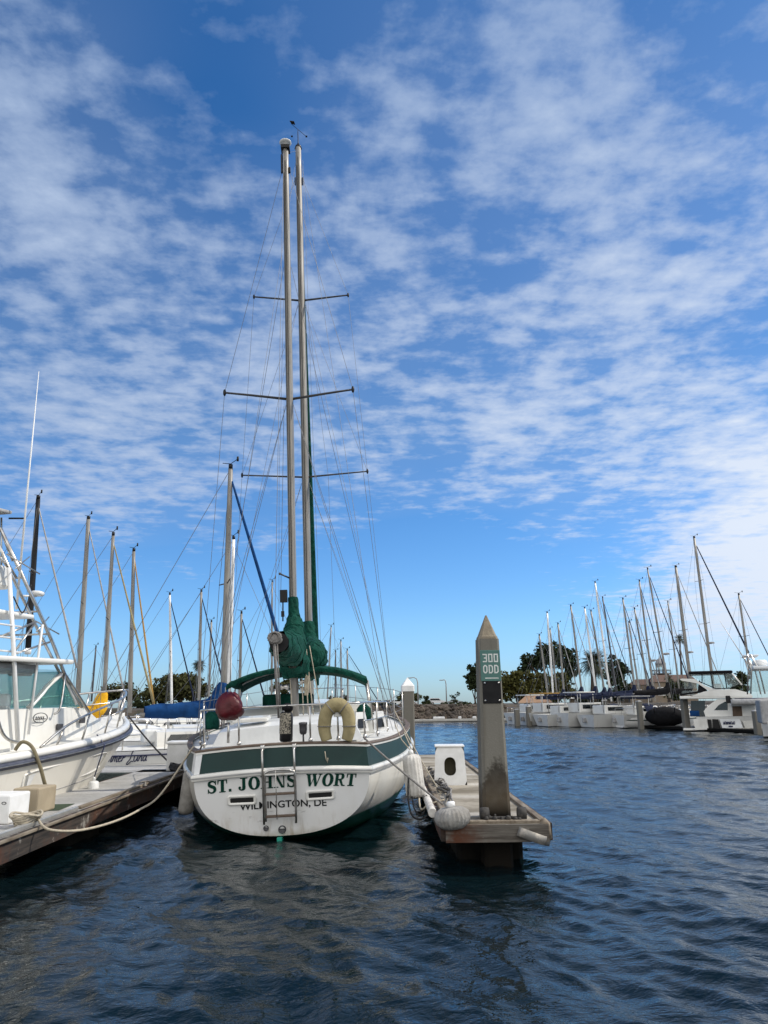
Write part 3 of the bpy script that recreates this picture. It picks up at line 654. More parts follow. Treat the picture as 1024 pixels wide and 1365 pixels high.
for k, (dx, y) in enumerate(((.12, 2.3), (.16, 2.33), (.2, 2.3), (-.10, 2.3), (.25, 2.5))): h_.tube(sag((dx, y, 2.6 + .3 * (k % 2)), (dx * 1.2 + .03 * k, y - .05, 1.5), .0, 4), .009, 5)
for k in range(3):
    h_.tube([(.20 + .03 * math.sin(q * .9 + k), 2.3, 1.95 + .16 * math.cos(q * .9)) for q in range(8)], .012, 5)
h_.build('halyard', M['rope'], MIZ)
# bimini over the cockpit
bi = MB(); bi.smooth = True
def arc(y, zt, hw, dr, n=18, inn=0.0):
    return [Vector((hw * (1 - 2 * j / n), y, zt - dr * abs(1 - 2 * j / n) ** 2.6 - inn)) for j in range(n + 1)]
rows = [arc(3.05, 2.215, 1.2, .26), arc(3.0, 2.26, 1.2, .25), arc(3.06, 2.30, 1.19, .24), arc(3.8, 2.35, 1.2, .24), arc(4.6, 2.35, 1.2, .24), arc(5.3, 2.33, 1.27, .28), arc(5.35, 2.24, 1.27, .3), arc(5.3, 2.25, 1.25, .3), arc(4.6, 2.32, 1.18, .24), arc(3.8, 2.32, 1.18, .24), arc(3.09, 2.26, 1.18, .26), arc(3.05, 2.215, 1.2, .26)]
bi.grid(rows); BI = bi.build('bimini', M['canvas_green'], K, fix=True)
sl_ = MB(); sl_.smooth = True
sl_.ball((-1.15, 4.1, 2.07), (.07, 1.0, .08), 10, 8)
sl_.build('rolled_side_curtain', M['canvas_green'], BI)
fr = MB(); fr.smooth = True
for y in (3.1, 4.2, 5.2):
    top = arc(y, 2.29, 1.21, .28, 12); bot = [(1.28, 3.6 + (y - 4.2) * .3, 1.2)]
    fr.tube([bot[0]] + top + [(-1.28, 3.6 + (y - 4.2) * .3, 1.2)], .014, 6)
fr.build('bimini_frame', M['ss'], BI)
# stern pulpit, stanchions, lifelines
pl = MB(); pl.smooth = True
def pulpit(z, w=1.0):
    return smooth_path([(-1.5, 3.0, z + .0), (-1.25, 1.2, z), (-1.08, .32, z), (-.9, .08, z), (-.4, 0.02, z + .005), (.3, .02, z + .005), (.9, .1, z), (1.08, .34, z), (1.25, 1.2, z), (1.5, 3.0, z)], 6)
pl.tube(pulpit(1.645), .014, 7); pl.tube(pulpit(1.41)[:14], .010, 6); pl.tube(pulpit(1.41)[-14:], .010, 6)
for (x, y) in ((-1.05, .3), (-.56, .05), (-.36 + .72, .03), (.72, .06), (1.07, .32), (1.27, 1.2), (-1.27, 1.2), (1.5, 3.0), (-1.5, 3.0), (0.0 + .03, .02)):
    pl.tube([(x, y + .03, 1.16), (x, y, 1.645)], .013, 7); pl.lathe([(.03, 0), (.028, .02), (.014, .05)], 8, (x, y + .03, 1.19))
pl.build('stern_pulpit', M['ss'], K)
for s_ in (-1, 1):
    for y in (4.8, 6.6, 8.4, 10.0):
        t = y / KL; q = MB(); xx = kb(t) - .12; q.tube([(s_ * xx, y, kzr(t) + .28), (s_ * xx, y, kzr(t) + .92)], .013, 6); q.build('stanchion', M['ss'], K)
ll = MB()
for s_ in (-1, 1):
    for dz in (.9, .6):
        ll.tube([(s_ * 1.5, 3.0, 1.645 - (.9 - dz) * .8)] + [(s_ * (kb(y / KL) - .12), y, kzr(y / KL) + dz) for y in (4.8, 6.6, 8.4, 10.0, 11.2)], .006, 5)
ll.build('lifelines', M['wire'], K)
bp = MB(); bp.smooth = True
bp.tube(smooth_path([(-.75, 10.6, 2.05), (-.5, 11.3, 2.1), (0, 11.85, 2.12), (.5, 11.3, 2.1), (.75, 10.6, 2.05)], 5), .014, 6)
for x, y in ((-.7, 10.7), (.7, 10.7), (-.4, 11.4), (.4, 11.4)): bp.tube([(x, y, 1.5), (x, y, 2.07)], .013, 6)
bp.build('bow_pulpit', M['ss'], K)
# stern light and a small electronics box on the rail
q = MB(); q.tube([(.27, .03, 1.18), (.27, .03, 1.3)], .012, 6); q.lathe([(.03, 0), (.045, .02), (.05, .06), (.05, .12), (.055, .125), (.055, .15), (.02, .155)], 10, (.27, .03, 1.28)); q.build('stern_light', M['spar_dark'], K)
q = MB(); q.bbox((.72, -.02, 1.53), (.10, .06, .1), .012); q.ball((.735, -.06, 1.56), .012, 8, 6); q.build('rail_box', M['white_plastic'], K)
# boarding ladder folded on the transom
LX0, LX1 = -.225, .17
la = MB(); la.smooth = True
for x in (LX0, LX1): la.tube([tr_pt(x, 1.15, .02)] + [tr_pt(x, z, .075) for z in (1.12, .9, .6, .24)], .0145, 8); la.bbox(tr_pt(x, 1.155, .02), (.05, .03, .06), .008)
LA = la.build('boarding_ladder', M['ss'], K)
l2 = MB(); l2.smooth = True
l2.tube(smooth_path([tr_pt(LX0 + .03, .28, .11), tr_pt(LX0 + .03, .8, .11), tr_pt(LX0 + .06, .865, .11), tr_pt(LX0 + .12, .885, .11), tr_pt(LX1 - .10, .885, .11), tr_pt(LX1 - .04, .865, .11), tr_pt(LX1 + .005, .8, .11), tr_pt(LX1 + .005, .28, .11)], 4), .0135, 8)
l2.tube([tr_pt(-.06, .88, .12), tr_pt(-.06, .3, .12)], .006, 6); l2.build('folding_section', M['ss'], LA)
for z in (.83, .60, .335):
    r_ = MB(); r_.bbox(tr_pt((LX0 + LX1) / 2 + .01, z, .10), (LX1 - LX0 - .03, .045, .03), .008); r_.build('rung', M['teak'] if z < .8 else M['ss'], LA)
for s_ in (-1, 1):
    q = MB(); q.smooth = True; q.lathe([(.12, 0), (.13, .05), (.12, .2), (.06, .27), (.0, .28)], 14, (s_ * 1.22 - .1, 2.35 + (s_ > 0) * 1.0, 1.35)); q.build('winch_cover', M['canvas_green'], K)
dm = MB(); dm.bbox((-.25, 4.4, 1.75), (.9, .8, .25), .05); dm.build('companionway_hood', M['canvas_green'], K)
hk = MB(); hk.tube([tr_pt(.55, 1.07, .0) + Vector((0, -.01, 0)), tr_pt(.56, .98, .02), tr_pt(.58, .93, .02), tr_pt(.585, .99, .02)], .006, 5); hk.build('rope_tail', M['rope'], TR)

def kw(x, y, z):      # ketch coordinates to the place
    return K.matrix_basis @ Vector((x, y, z))
bpy.context.view_layer.update()
# things carried on the ketch's rail
HB = thing('horseshoe_buoy', 'cream canvas horseshoe life buoy hung on the stern rail of the two-masted sailboat', 'life buoy', kw(.70, -.06, 1.16)); HB.scale = (.86, .9, .94)
hs = MB(); hs.smooth = True; P_ = smooth_path([(-.145, 0, .03), (-.185, 0, .18), (-.165, 0, .37), (-.085, 0, .475), (0, 0, .50), (.085, 0, .475), (.165, 0, .37), (.185, 0, .18), (.145, 0, .03)], 5)
hs.tube(P_, [(.078 + .02 * min(1, 6 * min(i, len(P_) - 1 - i) / len(P_)), .085) for i in range(len(P_))], 14); o = hs.build('buoy_cover', M['canvas_cream'], HB)
for k_ in (6, 14, len(P_) - 15, len(P_) - 7):
    d_ = (P_[k_ + 1] - P_[k_ - 1]).normalized(); u_ = d_.cross(Vector((0, 1, 0))); q = MB(); q.tube([P_[k_] + u_ * (.098 * math.cos(w)) + Vector((0, .088 * math.sin(w), 0)) for w in [2 * math.pi * j / 16 for j in range(17)]], [(.012, .006)] * 17, 6, cap=False); q.build('strap', M['rope_grey'], HB)
q = MB()
for sx_ in (-.06, .06): q.tube([(sx_, .0, .53), (sx_, .07, .47), (sx_, .02, .4)], .008, 5)
q.build('hanger', M['rope'], HB)
GR = thing('covered_grill', 'round barbecue under a shiny maroon vinyl cover, clamped to the stern rail', 'grill', kw(-.69, .10, 1.58))
g = MB(); g.smooth = True; rows = []; rn = random.Random(2)
for i in range(13):
    t = i / 12; z = -.07 + .345 * t; rr = .175 * (math.sin(math.pi * min(1, (.22 + .72 * t))) ** .55) * (1 if t < .93 else .75)
    if t < .12: rr *= .72 + 2 * t
    rows.append([Vector((rr * (1 + .09 * math.sin(3 * w + 2 * t * 3) + .065 * math.sin(7 * w + t * 9) + .045 * math.sin(12 * w - t * 14)) * math.cos(w), rr * (1 + .05 * math.sin(3 * w + t * 6)) * math.sin(w), z + .012 * math.sin(4 * w))) for w in [2 * math.pi * j / 28 for j in range(28)]])
g.loft(rows); g.build('vinyl_cover', M['canvas_red'], GR, fix=True)
q = MB(); q.tube([(0, 0, -.06), (0, .0, -.36)], .018, 8); q.box((0, 0, -.08), (.06, .06, .05)); q.build('clamp_post', M['ss'], GR)
PB = thing('rope_bag', 'dark mesh bag with pale speckled front and black cap on the stern rail', 'bag', kw(.045, .06, 1.2))
g = MB(); g.smooth = True; g.lathe([(.07, 0), (.085, .02), (.085, .3), (.075, .36), (.05, .38)], 16); BD = g.build('bag_body', M['black'], PB)
mm, nt, p = base_mat('speckled_mesh'); p.inputs['Roughness'].default_value = .9
nt.links.new(ramp(nt, noise(nt, objco(nt), 60, 3), [(.42, (.03, .028, .025)), (.56, (.32, .29, .23))]), p.inputs['Base Color'])
g = MB(); g.smooth = True; g.grid([[Vector((.089 * math.sin(a), -.089 * math.cos(a), z)) for a in [R(-95 + 13 * j) for j in range(12)]] for z in (.1, .2, .3, .36)]); g.build('mesh_panel', mm, BD)
g = MB(); g.smooth = True; g.ball((.01, 0, .42), (.075, .075, .065)); g.build('bag_cap', M['canvas_black'], PB)
# ------------------------------------------------------------------ docks, piles and what lies on them
def dock_mat(name, base, damp, line, seed=0.0):
    m, nt, p = base_mat(name); p.inputs['Roughness'].default_value = .85
    co = objco(nt)
    f = noise(nt, mapping(nt, co, scale=(.5, 1.0, 1), loc=(seed, seed, 0)), 1.6, 6, .62)
    c = mixc(nt, ramp(nt, f, [(.42, 0.0), (.6, 1.0)]), base, damp)
    sp = nd(nt, 'ShaderNodeSeparateXYZ'); nt.links.new(co, sp.inputs[0])
    w = mth(nt, 'ADD', sp.outputs[1], mth(nt, 'MULTIPLY', noise(nt, co, 1.3, 3), .25))
    fr_ = mth(nt, 'FRACT', mth(nt, 'MULTIPLY', w, .62))
    ln = ramp(nt, mth(nt, 'ABSOLUTE', mth(nt, 'SUBTRACT', fr_, .5)), [(.04, 1.0), (.16, 0.0)])
    c = mixc(nt, mth(nt, 'MULTIPLY', ln, mth(nt, 'MULTIPLY', noise(nt, co, 2.0, 4), 1.2)), c, line)
    sk = ramp(nt, noise(nt, co, 14, 6, .7), [(.5, 0.0), (.72, .5)])
    c = mixc(nt, sk, c, tuple(b * .5 for b in damp))
    nt.links.new(c, p.inputs['Base Color'])
    b = nd(nt, 'ShaderNodeBump'); b.inputs['Strength'].default_value = .4; b.inputs['Distance'].default_value = .01
    nt.links.new(noise(nt, co, 45, 5), b.inputs['Height']); nt.links.new(b.outputs[0], p.inputs['Normal']); return m
def timber_mat(name, base, dark, rust, amt, axis=0):
    m, nt, p = base_mat(name); p.inputs['Roughness'].default_value = .88
    co = objco(nt); st = [6.0, 6.0, 6.0]; st[axis] = .7
    c = mixc(nt, ramp(nt, noise(nt, mapping(nt, co, scale=(st[0], st[1], st[2] * 2)), 3.0, 6, .65), [(.38, 0.0), (.62, 1.0)]), base, dark)
    rr_ = ramp(nt, noise(nt, co, 2.3, 5, .6), [(.62 - amt * .3, 0.0), (.74 - amt * .25, 1.0)])
    if axis == 0:      # rust creeps in from the left-hand end
        sp = nd(nt, 'ShaderNodeSeparateXYZ'); nt.links.new(co, sp.inputs[0])
        rr_ = mth(nt, 'MULTIPLY', ramp(nt, noise(nt, co, 4.0, 5, .65), [(.32, 0.0), (.48, 1.0)]), ramp(nt, mth(nt, 'ADD', sp.outputs[0], mth(nt, 'MULTIPLY', noise(nt, co, 5, 3), .3)), [(.25, 1.0), (.62, 0.0)]))
    c = mixc(nt, rr_, c, rust)
    c = mixc(nt, ramp(nt, noise(nt, co, 5.5, 4), [(.62, 0.0), (.70, .8)]), c, (.30, .28, .25))
    nt.links.new(c, p.inputs['Base Color']); return m
M['dock'] = dock_mat('damp_concrete_deck', (.32, .285, .225), (.15, .125, .085), (.46, .43, .38))
M['dock2'] = dock_mat('grey_concrete_deck', (.38, .375, .36), (.28, .275, .26), (.46, .45, .44), 4.0)
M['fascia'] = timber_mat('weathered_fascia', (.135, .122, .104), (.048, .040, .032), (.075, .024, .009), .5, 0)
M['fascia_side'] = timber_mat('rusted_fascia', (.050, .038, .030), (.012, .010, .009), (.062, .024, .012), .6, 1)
M['fascia_green'] = timber_mat('algae_fascia', (.20, .24, .22), (.10, .13, .12), (.10, .09, .06), .2, 1)
M['float'] = mat('dock_float', (.006, .006, .006), .95, col2=(.012, .011, .009), spec=.1)
M['edge'] = mat('edge_timber', (.22, .185, .14), .85, col2=(.10, .075, .05), scale=4, stretch=(4, .6, 4))
M['cleat'] = mat('galvanised_cleat', (.16, .15, .14), .6, .5)
M['rubber'] = mat('black_rubber', (.018, .017, .016), .8, col2=(.05, .045, .04), scale=20)
def dock_thing(name, label, w, l, loc, rz, top, side, front, h=.2, z=.45, group=None):
    d = thing(name, label, 'dock', loc, rz, group)
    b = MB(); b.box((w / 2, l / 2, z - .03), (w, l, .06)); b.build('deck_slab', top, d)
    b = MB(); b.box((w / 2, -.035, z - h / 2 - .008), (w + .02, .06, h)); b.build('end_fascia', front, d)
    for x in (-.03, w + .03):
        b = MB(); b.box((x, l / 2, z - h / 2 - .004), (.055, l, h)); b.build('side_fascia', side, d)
    for k in range(max(2, int(l / 3))):
        f = MB(); f.bbox((w / 2, 1.15 + (l - 1.8) * k / (max(2, int(l / 3)) - 1), .04), (w - .30, 1.1, .6), .05); f.build('float', M['float'], d)
    return d
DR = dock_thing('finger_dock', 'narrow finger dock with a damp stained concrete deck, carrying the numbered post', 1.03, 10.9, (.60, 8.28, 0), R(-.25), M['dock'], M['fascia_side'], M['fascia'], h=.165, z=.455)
for x in (.035, .995):
    b = MB(); b.bbox((x, 5.45, .468), (.07, 10.86, .04), .008); b.build('edge_board', M['edge'], DR)
b = MB(); b.bbox((.52, .05, .462), (.9, .10, .03), .006); b.build('edge_board', M['edge'], DR)
# bent metal corner guard hanging off the right-hand corner
b = MB(); rows = []
for i in range(9):
    t = i / 8; rows.append([Vector((.74 + .34 * t, -.075 - .03 * math.sin(t * 3.1) + (.09 * max(0, t - .75) / .25), .43 - .12 * t)), Vector((.74 + .34 * t - .035, -.095 - .03 * math.sin(t * 3.1) + (.09 * max(0, t - .75) / .25), .35 - .12 * t))])
b.grid(rows); CG = b.build('corner_guard', mat('worn_metal', (.15, .145, .135), .6, .3, col2=(.34, .31, .27), scale=9, lo=.5, hi=.7), DR)
s_ = CG.modifiers.new('thickness', 'SOLIDIFY'); s_.thickness = .022
b = MB(); b.smooth = True; b.tube([(.995, .02, .46), (1.02, .0, .44), (1.03, .0, .3)], .05, 10); b.build('corner_post', M['edge'], DR)
# rollers and hoop round the post
for x, y in ((.42, .17), (.81, .17)):
    q = MB(); q.smooth = True; q.lathe([(.02, -.05), (.065, -.045), (.07, 0), (.065, .045), (.02, .05)], 12, (x, y, .52), Matrix.Rotation(R(90), 3, 'Y')); q.build('pile_roller', M['rubber'], DR)
q = MB(); q.bbox((.615, .14, .475), (.44, .06, .05), .012); q.build('pile_hoop', M['rubber'], DR)
q = MB(); rn = random.Random(9)
for k in range(26): q.ball((.42 + .4 * rn.random(), .14 + rn.uniform(-.06, .02), .46 + .05 * rn.random()), rn.uniform(.012, .03), 6, 4)
mu = q.build('mussel_clumps', M['rubber'], DR); mu['kind'] = 'stuff'
# long pale bumper tube along the left edge, tangled dark hose beside it
q = MB(); q.smooth = True; q.tube(smooth_path([(-.09, .9, .44), (-.085, 2.5, .43), (-.09, 4.4, .43), (-.08, 6.2, .42)], 5), .05, 10); q.build('edge_bumper', M['fender_canvas'], DR)
HS = thing('hose_tangle', 'tangled dark hose and rope lying along the left edge of the numbered finger dock', 'hose', (.72, 9.6, .45))
q = MB(); q.smooth = True; rn = random.Random(3)
for k in range(5):
    y0 = k * .75; q.tube(smooth_path([(.03 + rn.uniform(-.06, .09), y0 + j * .22, .05 + .05 * abs(math.sin(j * 1.7 + k))) for j in range(9)], 4), .016, 6)
q.build('hose', M['rubber'], HS)
q = MB(); q.smooth = True
for k in range(3): q.tube(smooth_path([(.07 + rn.uniform(-.05, .07), k * 1.1 + j * .25, .06 + .04 * abs(math.sin(j * 2.1 + k))) for j in range(8)], 4), .012, 6)
q.build('rope', M['rope_grey'], HS)

def pile_mat(name, stain):
    m, nt, p = base_mat(name); p.inputs['Roughness'].default_value = .92; p.inputs['Specular IOR Level'].default_value = .12
    co = objco(nt); sp = nd(nt, 'ShaderNodeSeparateXYZ'); nt.links.new(co, sp.inputs[0])
    c = mixc(nt, noise(nt, mapping(nt, co, scale=(1, 1, .35)), 3.0, 6, .65), (.20, .19, .165), (.135, .127, .108))
    c = mixc(nt, ramp(nt, noise(nt, mapping(nt, co, scale=(9, 9, .5)), 1.4, 5, .6), [(.55, 0.0), (.75, .5)]), c, (.11, .10, .08))
    c = mixc(nt, ramp(nt, noise(nt, co, 60, 3), [(.6, 0.0), (.75, .35)]), c, (.33, .31, .28))
    dr_ = mth(nt, 'MULTIPLY', ramp(nt, noise(nt, mapping(nt, co, scale=(14, 14, .8)), 1.7, 4, .6), [(.56, 0.0), (.66, 1.0)]), ramp(nt, mth(nt, 'ADD', sp.outputs[2], mth(nt, 'MULTIPLY', noise(nt, co, 6, 3), .5)), [(2.0, 0.0), (2.0 + .4, 1.0)]) if 0 else ramp(nt, mth(nt, 'MULTIPLY', sp.outputs[2], .4), [(.62, 0.0), (.9, .8)]))
    c = mixc(nt, mth(nt, 'MULTIPLY', dr_, .3), c, (.40, .38, .34))
    if stain:
        ax = mth(nt, 'MULTIPLY', mth(nt, 'SUBTRACT', sp.outputs[0], .02), 6.2)
        edge = mth(nt, 'ADD', mth(nt, 'SUBTRACT', 1.10, mth(nt, 'MULTIPLY', mth(nt, 'MULTIPLY', ax, ax), .26)), mth(nt, 'MULTIPLY', mth(nt, 'SUBTRACT', noise(nt, co, 22, 5, .75), .5), .42))
        wet = ramp(nt, mth(nt, 'SUBTRACT', edge, sp.outputs[2]), [(.0, 0.0), (.12, 1.0)])
        tone = mixc(nt, ramp(nt, sp.outputs[2], [(.45, .15), (.95, 1.0)]), (.115, .085, .052), (.035, .030, .024))
        c = mixc(nt, mth(nt, 'MULTIPLY', wet, mth(nt, 'ADD', .55, mth(nt, 'MULTIPLY', noise(nt, co, 8, 5), .6))), c, tone)
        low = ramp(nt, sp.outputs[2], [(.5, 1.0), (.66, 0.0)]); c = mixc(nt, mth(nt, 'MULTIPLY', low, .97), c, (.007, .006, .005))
    nt.links.new(c, p.inputs['Base Color'])
    b = nd(nt, 'ShaderNodeBump'); b.inputs['Strength'].default_value = .35; b.inputs['Distance'].default_value = .008
    nt.links.new(noise(nt, co, 50, 5), b.inputs['Height']); nt.links.new(b.outputs[0], p.inputs['Normal']); return m
def pile_ring(h, c, z, taper=1.0):
    q = [(h, c - h), (h, h - c), (h - c, h), (c - h, h), (-h, h - c), (-h, c - h), (c - h, -h), (h - c, -h)]
    return [Vector((x * taper, y * taper, z)) for x, y in q]
PP = onz(663, 1093, .45); PX, PY = PP.x, PP.y + .17
PI_ = thing('dock_pile', 'square grey concrete post with a pointed top and a dark wet stain', 'post', (PX, PY, 0), R(3))
b = MB(); H_ = .152; C_ = .034; HT_ = .118
b.loft([pile_ring(H_, C_, -1.5), pile_ring(H_, C_, .40), pile_ring(HT_, C_ * .8, 2.36)], smooth=False); b.build('shaft', pile_mat('stained_concrete', True), PI_, fix=True)
b = MB(); b.loft([pile_ring(HT_ - .008, C_ * .8, 2.361), pile_ring(HT_ - .012, C_ * .8, 2.385), pile_ring(HT_ - .022, C_ * .8, 2.40), pile_ring(.008, .002, 2.635)], smooth=False); b.build('pointed_cap', mat('cap_concrete', (.25, .21, .15), .85, col2=(.16, .135, .10), scale=6, bump=.3), PI_, fix=True)
b = MB(); b.bbox((.004, -.1275 - .007, 1.775), (.205, .010, .25), .003, Matrix.Rotation(-.0173, 3, 'X')); b.build('black_plate', mat('black_plate', (.006, .006, .007), .6, col2=(.011, .011, .012), scale=12, spec=.2), PI_)
SG = thing('slip_sign', 'green sign reading 300 ODD in white, fixed near the top of the concrete post', 'sign', PI_.matrix_basis @ Vector((.004, -H_ - .008, 0)), R(3))
SG.scale = (.79, 1, .86); SG.rotation_euler = (-.0173, 0, R(3)); SG.location = (PX + .010, PY - .123 - .008 - .0326, .181)
b = MB(); b.bbox((0, 0, 2.185), (.285, .012, .395), .004); SP = b.build('sign_panel', mat('sign_green', (.045, .135, .12), .5, col2=(.055, .15, .13), scale=5), SG)
b = MB(); pl_ = lambda x0, z0: (lambda x, y, o=0: Vector((x0 + x, -.0075 - o, z0 + y)))
def blk(mb, ch, x0, z0, w, h, sw):
    f = pl_(x0, z0); a = sw / 2; c = min(w, h) * .26
    if ch == '0': P_ = [(a, a), (w - a, a), (w - a, h - a), (a, h - a), (a, a), (w - a, a)]; strip(mb, [(w / 2, a), (w - a, a), (w - a, h - a), (a, h - a), (a, a), (w / 2, a)], sw, f)
    if ch == '3':
        strip(mb, [(0, a), (w - a - c * .3, a), (w - a, a + c * .5), (w - a, h * .5 - c * .5), (w - a - c * .3, h * .5), (w * .3, h * .5)], sw, f)
        strip(mb, [(w - a - c * .3, h * .5 + .0006), (w - a, h * .5 + c * .5), (w - a, h - a - .002), (0, h - a)], sw, f, .0006)
    if ch == 'O': strip(mb, [(w / 2, a), (w - a - c, a), (w - a, a + c), (w - a, h - a - c), (w - a - c, h - a), (a + c, h - a), (a, h - a - c), (a, a + c), (a + c, a), (w / 2, a)], sw, f)
    if ch == 'D': strip(mb, [(a, h / 2), (a, a), (w - a - c, a), (w - a, a + c), (w - a, h - a - c), (w - a - c, h - a), (a, h - a), (a, h / 2)], sw, f)
for k, ch in enumerate('300'): blk(b, ch, -.108 + k * .079, 2.228, .062, .108, .0165)
for k, ch in enumerate('ODD'): blk(b, ch, -.108 + k * .079, 2.085, .062, .108, .0165)
strip(b, [(0, 0), (.19, 0)], .012, pl_(-.085, 2.025)); b.build('lettering', mat('sign_white', (.62, .64, .62), .5), SP)
P2 = at(545, 1000, 20.3)
PB2 = thing('dock_pile', 'square concrete post with a white cone cap, behind the near finger dock', 'post', (P2.x, 20.3, 0), R(4))
b = MB(); b.loft([pile_ring(.16, .03, -1.5), pile_ring(.155, .03, 2.02)], smooth=False); b.build('shaft', pile_mat('grey_concrete', False), PB2, fix=True)
b = MB(); b.loft([pile_ring(.168, .03, 1.98), pile_ring(.168, .03, 2.12), pile_ring(.01, .002, 2.33)], smooth=False); b.build('cone_cap', M['white_plastic'], PB2, fix=True)
# dock step with an oval opening
for bx_, bz_ in ((-.075, 1.68), (.08, 1.68), (-.075, 1.87), (.08, 1.87)):
    q = MB(); q.smooth = True; q.lathe([(.0, -.004), (.010, -.003), (.011, .006)], 8, (bx_, -.1275 - .018 - (1.775 - bz_) * .0173 * -1, bz_), Matrix.Rotation(R(90), 3, 'X')); q.build('bolt', M['ss'], PI_)
ST = thing('dock_step', 'white moulded dock step with an oval opening, sitting on the near finger dock', 'dock step', onz(601, 1047, .452), R(-3))
b = MB()
def stp(y, z, hw): return Vector((hw, y, z)), Vector((-hw, y, z))
fx = lambda x, z: Vector((x * (1 - .25 * z / .55 * .55), .00 + .10 * z, z))       # leaning front face
ov = [(x, z) for x, z in rrect(.0, .27, .095, .135, .085, 5)]
no = len(ov); outer = []
for (x, z) in ov:
    a = math.atan2(z - .27, x); dx, dz = math.cos(a), math.sin(a)
    k = min(.25 / abs(dx) if abs(dx) > 1e-6 else 9, ((.55 - .27) / dz if dz > 1e-6 else 9), ((0 - .27) / dz if dz < -1e-6 else 9)); outer.append((dx * k, .27 + dz * k))
ring0 = [fx(x, z) for x, z in outer]; ring1 = [fx(x, z) for x, z in ov]; ring2 = [fx(x * .97, .27 + (z - .27) * .97) + Vector((0, .03, 0)) for x, z in ov]
b.add(ring0 + ring1, [(i, (i + 1) % no, no + (i + 1) % no, no + i) for i in range(no)], False)
b.add(ring1 + ring2, [(i, (i + 1) % no, no + (i + 1) % no, no + i) for i in range(no)], False)
cs = [fx(.25, 0), fx(-.25, 0), fx(-.25, .55), fx(.25, .55)]; bk = [Vector((.25, .5, 0)), Vector((-.25, .5, 0)), Vector((-.2, .42, .55)), Vector((.2, .42, .55))]
b.add(cs + bk, [(0, 3, 7, 4), (1, 5, 6, 2), (2, 6, 7, 3), (4, 7, 6, 5)], False)
SB = b.build('step_shell', M['white_plastic'], ST, fix=True)
b = MB(); b.add([p + Vector((0, .16, 0)) for p in ring2], [tuple(range(no))], False); b.add(ring2 + [p + Vector((0, .16, 0)) for p in ring2], [(i, (i + 1) % no, no + (i + 1) % no, no + i) for i in range(no)], False)
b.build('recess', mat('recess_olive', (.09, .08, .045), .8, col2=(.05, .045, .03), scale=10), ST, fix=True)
b = MB(); b.bbox((0, .24, .565), (.46, .42, .03), .012); b.build('tread', M['white_plastic'], ST)
# fenders
def fender(loc, r, h, label, m, cap, tilt=0.0, ribs=0, group=None, line=None, name='fender'):
    f = thing(name, label, 'fender', loc, 0, group); f.rotation_euler = (0, tilt, 0)
    b = MB(); b.smooth = True
    b.lathe([(r * .3, 0), (r * .82, .02), (r, h * .1), (r * 1.0, h * .5), (r * .96, h * .9), (r * .75, h * .97), (r * .3, h)], 56 if ribs else 18, ribs=ribs, ribamp=.05); b.build('fender_body', m, f)
    b = MB(); b.smooth = True; b.lathe([(r * .3, h), (r * .28, h + .04), (r * .1, h + .06)], 10); b.build('fender_neck', cap, f)
    if line is not None:
        b = MB(); b.tube([(0, 0, h + .05)] + [Vector(p) for p in line], .008, 6); b.build('lanyard', M['rope'], f)
    return f
fp = onz(555, 1064, .33); fp = at(555, 1064, 10.6)
fender(fp, .125, .56, 'tall pleated off-white canvas fender between the two-masted sailboat and the numbered dock', M['fender_canvas'], M['white_plastic'], R(-6), 15, line=[(-.1, .3, .75), (-.16, .5, .95)])
lp = MB(); lp.smooth = True; q0 = Vector((fp.x, fp.y, fp.z))
LP = thing('fender_loop', 'dark rope loop dangling below the tall pleated fender', 'rope', fp)
lp.tube(smooth_path([(-.06, -.1, .04), (-.03, -.12, -.12), (.05, -.12, -.2), (.12, -.1, -.1), (.13, -.1, .05)], 5), .010, 6); lp.tube(smooth_path([(-.1, -.13, .3), (-.11, -.14, 0), (-.06, -.14, -.2), (.06, -.13, -.24), (.17, -.12, -.15), (.2, -.1, .1)], 5), .012, 6); lp.build('loop', M['rope_dark'], LP)
bp_ = onz(598, 1095, .40)
BF = thing('ball_fender', 'fat round ribbed canvas fender on the left corner of the numbered finger dock', 'fender', (bp_.x + .0, 8.27, .515)); BF.scale = (1, 1, .82); BF.rotation_euler = (0, R(-6), 0)
b = MB(); b.smooth = True; pr = [(.04, -.135), (.11, -.125), (.165, -.07), (.185, 0), (.17, .07), (.115, .115), (.05, .125)]
b.lathe(pr, 96, ribs=24, ribamp=.03); b.build('fender_body', M['fender_grey'], BF)
b = MB(); b.smooth = True; b.lathe([(.045, .12), (.045, .18), (.035, .19), (.0, .192)], 14); b.build('fender_neck', M['white_plastic'], BF)
lf = at(247, 1086, 11.2)
fender((lf.x, lf.y, lf.z), .105, .60, 'long grey canvas fender hanging at the left quarter of the two-masted sailboat', M['fender_grey'], M['fender_grey'], R(5))
# mooring lines
def rope(label, pts, r, m, name='mooring_line'):
    o = MB(); o.smooth = True; o.tube(pts, r, 6); ob = o.build(name, m); tag(ob, label, 'rope'); return ob
rope('tight grey mooring line from the right quarter of the two-masted sailboat to the numbered dock', sag(kw(1.05, .22, 1.2), onz(590, 1072, .5), .02), .0125, M['rope_grey'])
rope('slack pale line curling from the tall pleated fender to the numbered dock', smooth_path([kw(1.75, 2.6, 1.15), kw(1.85, 1.6, .7), at(560, 1075, 10.2), at(572, 1072, 9.9), onz(592, 1066, .5)], 6), .011, M['rope'])
rope('pale line lashed from the right rail of the two-masted sailboat down past the fenders', sag(kw(1.62, 2.8, 1.5), onz(588, 1058, .48), .03), .010, M['rope'])
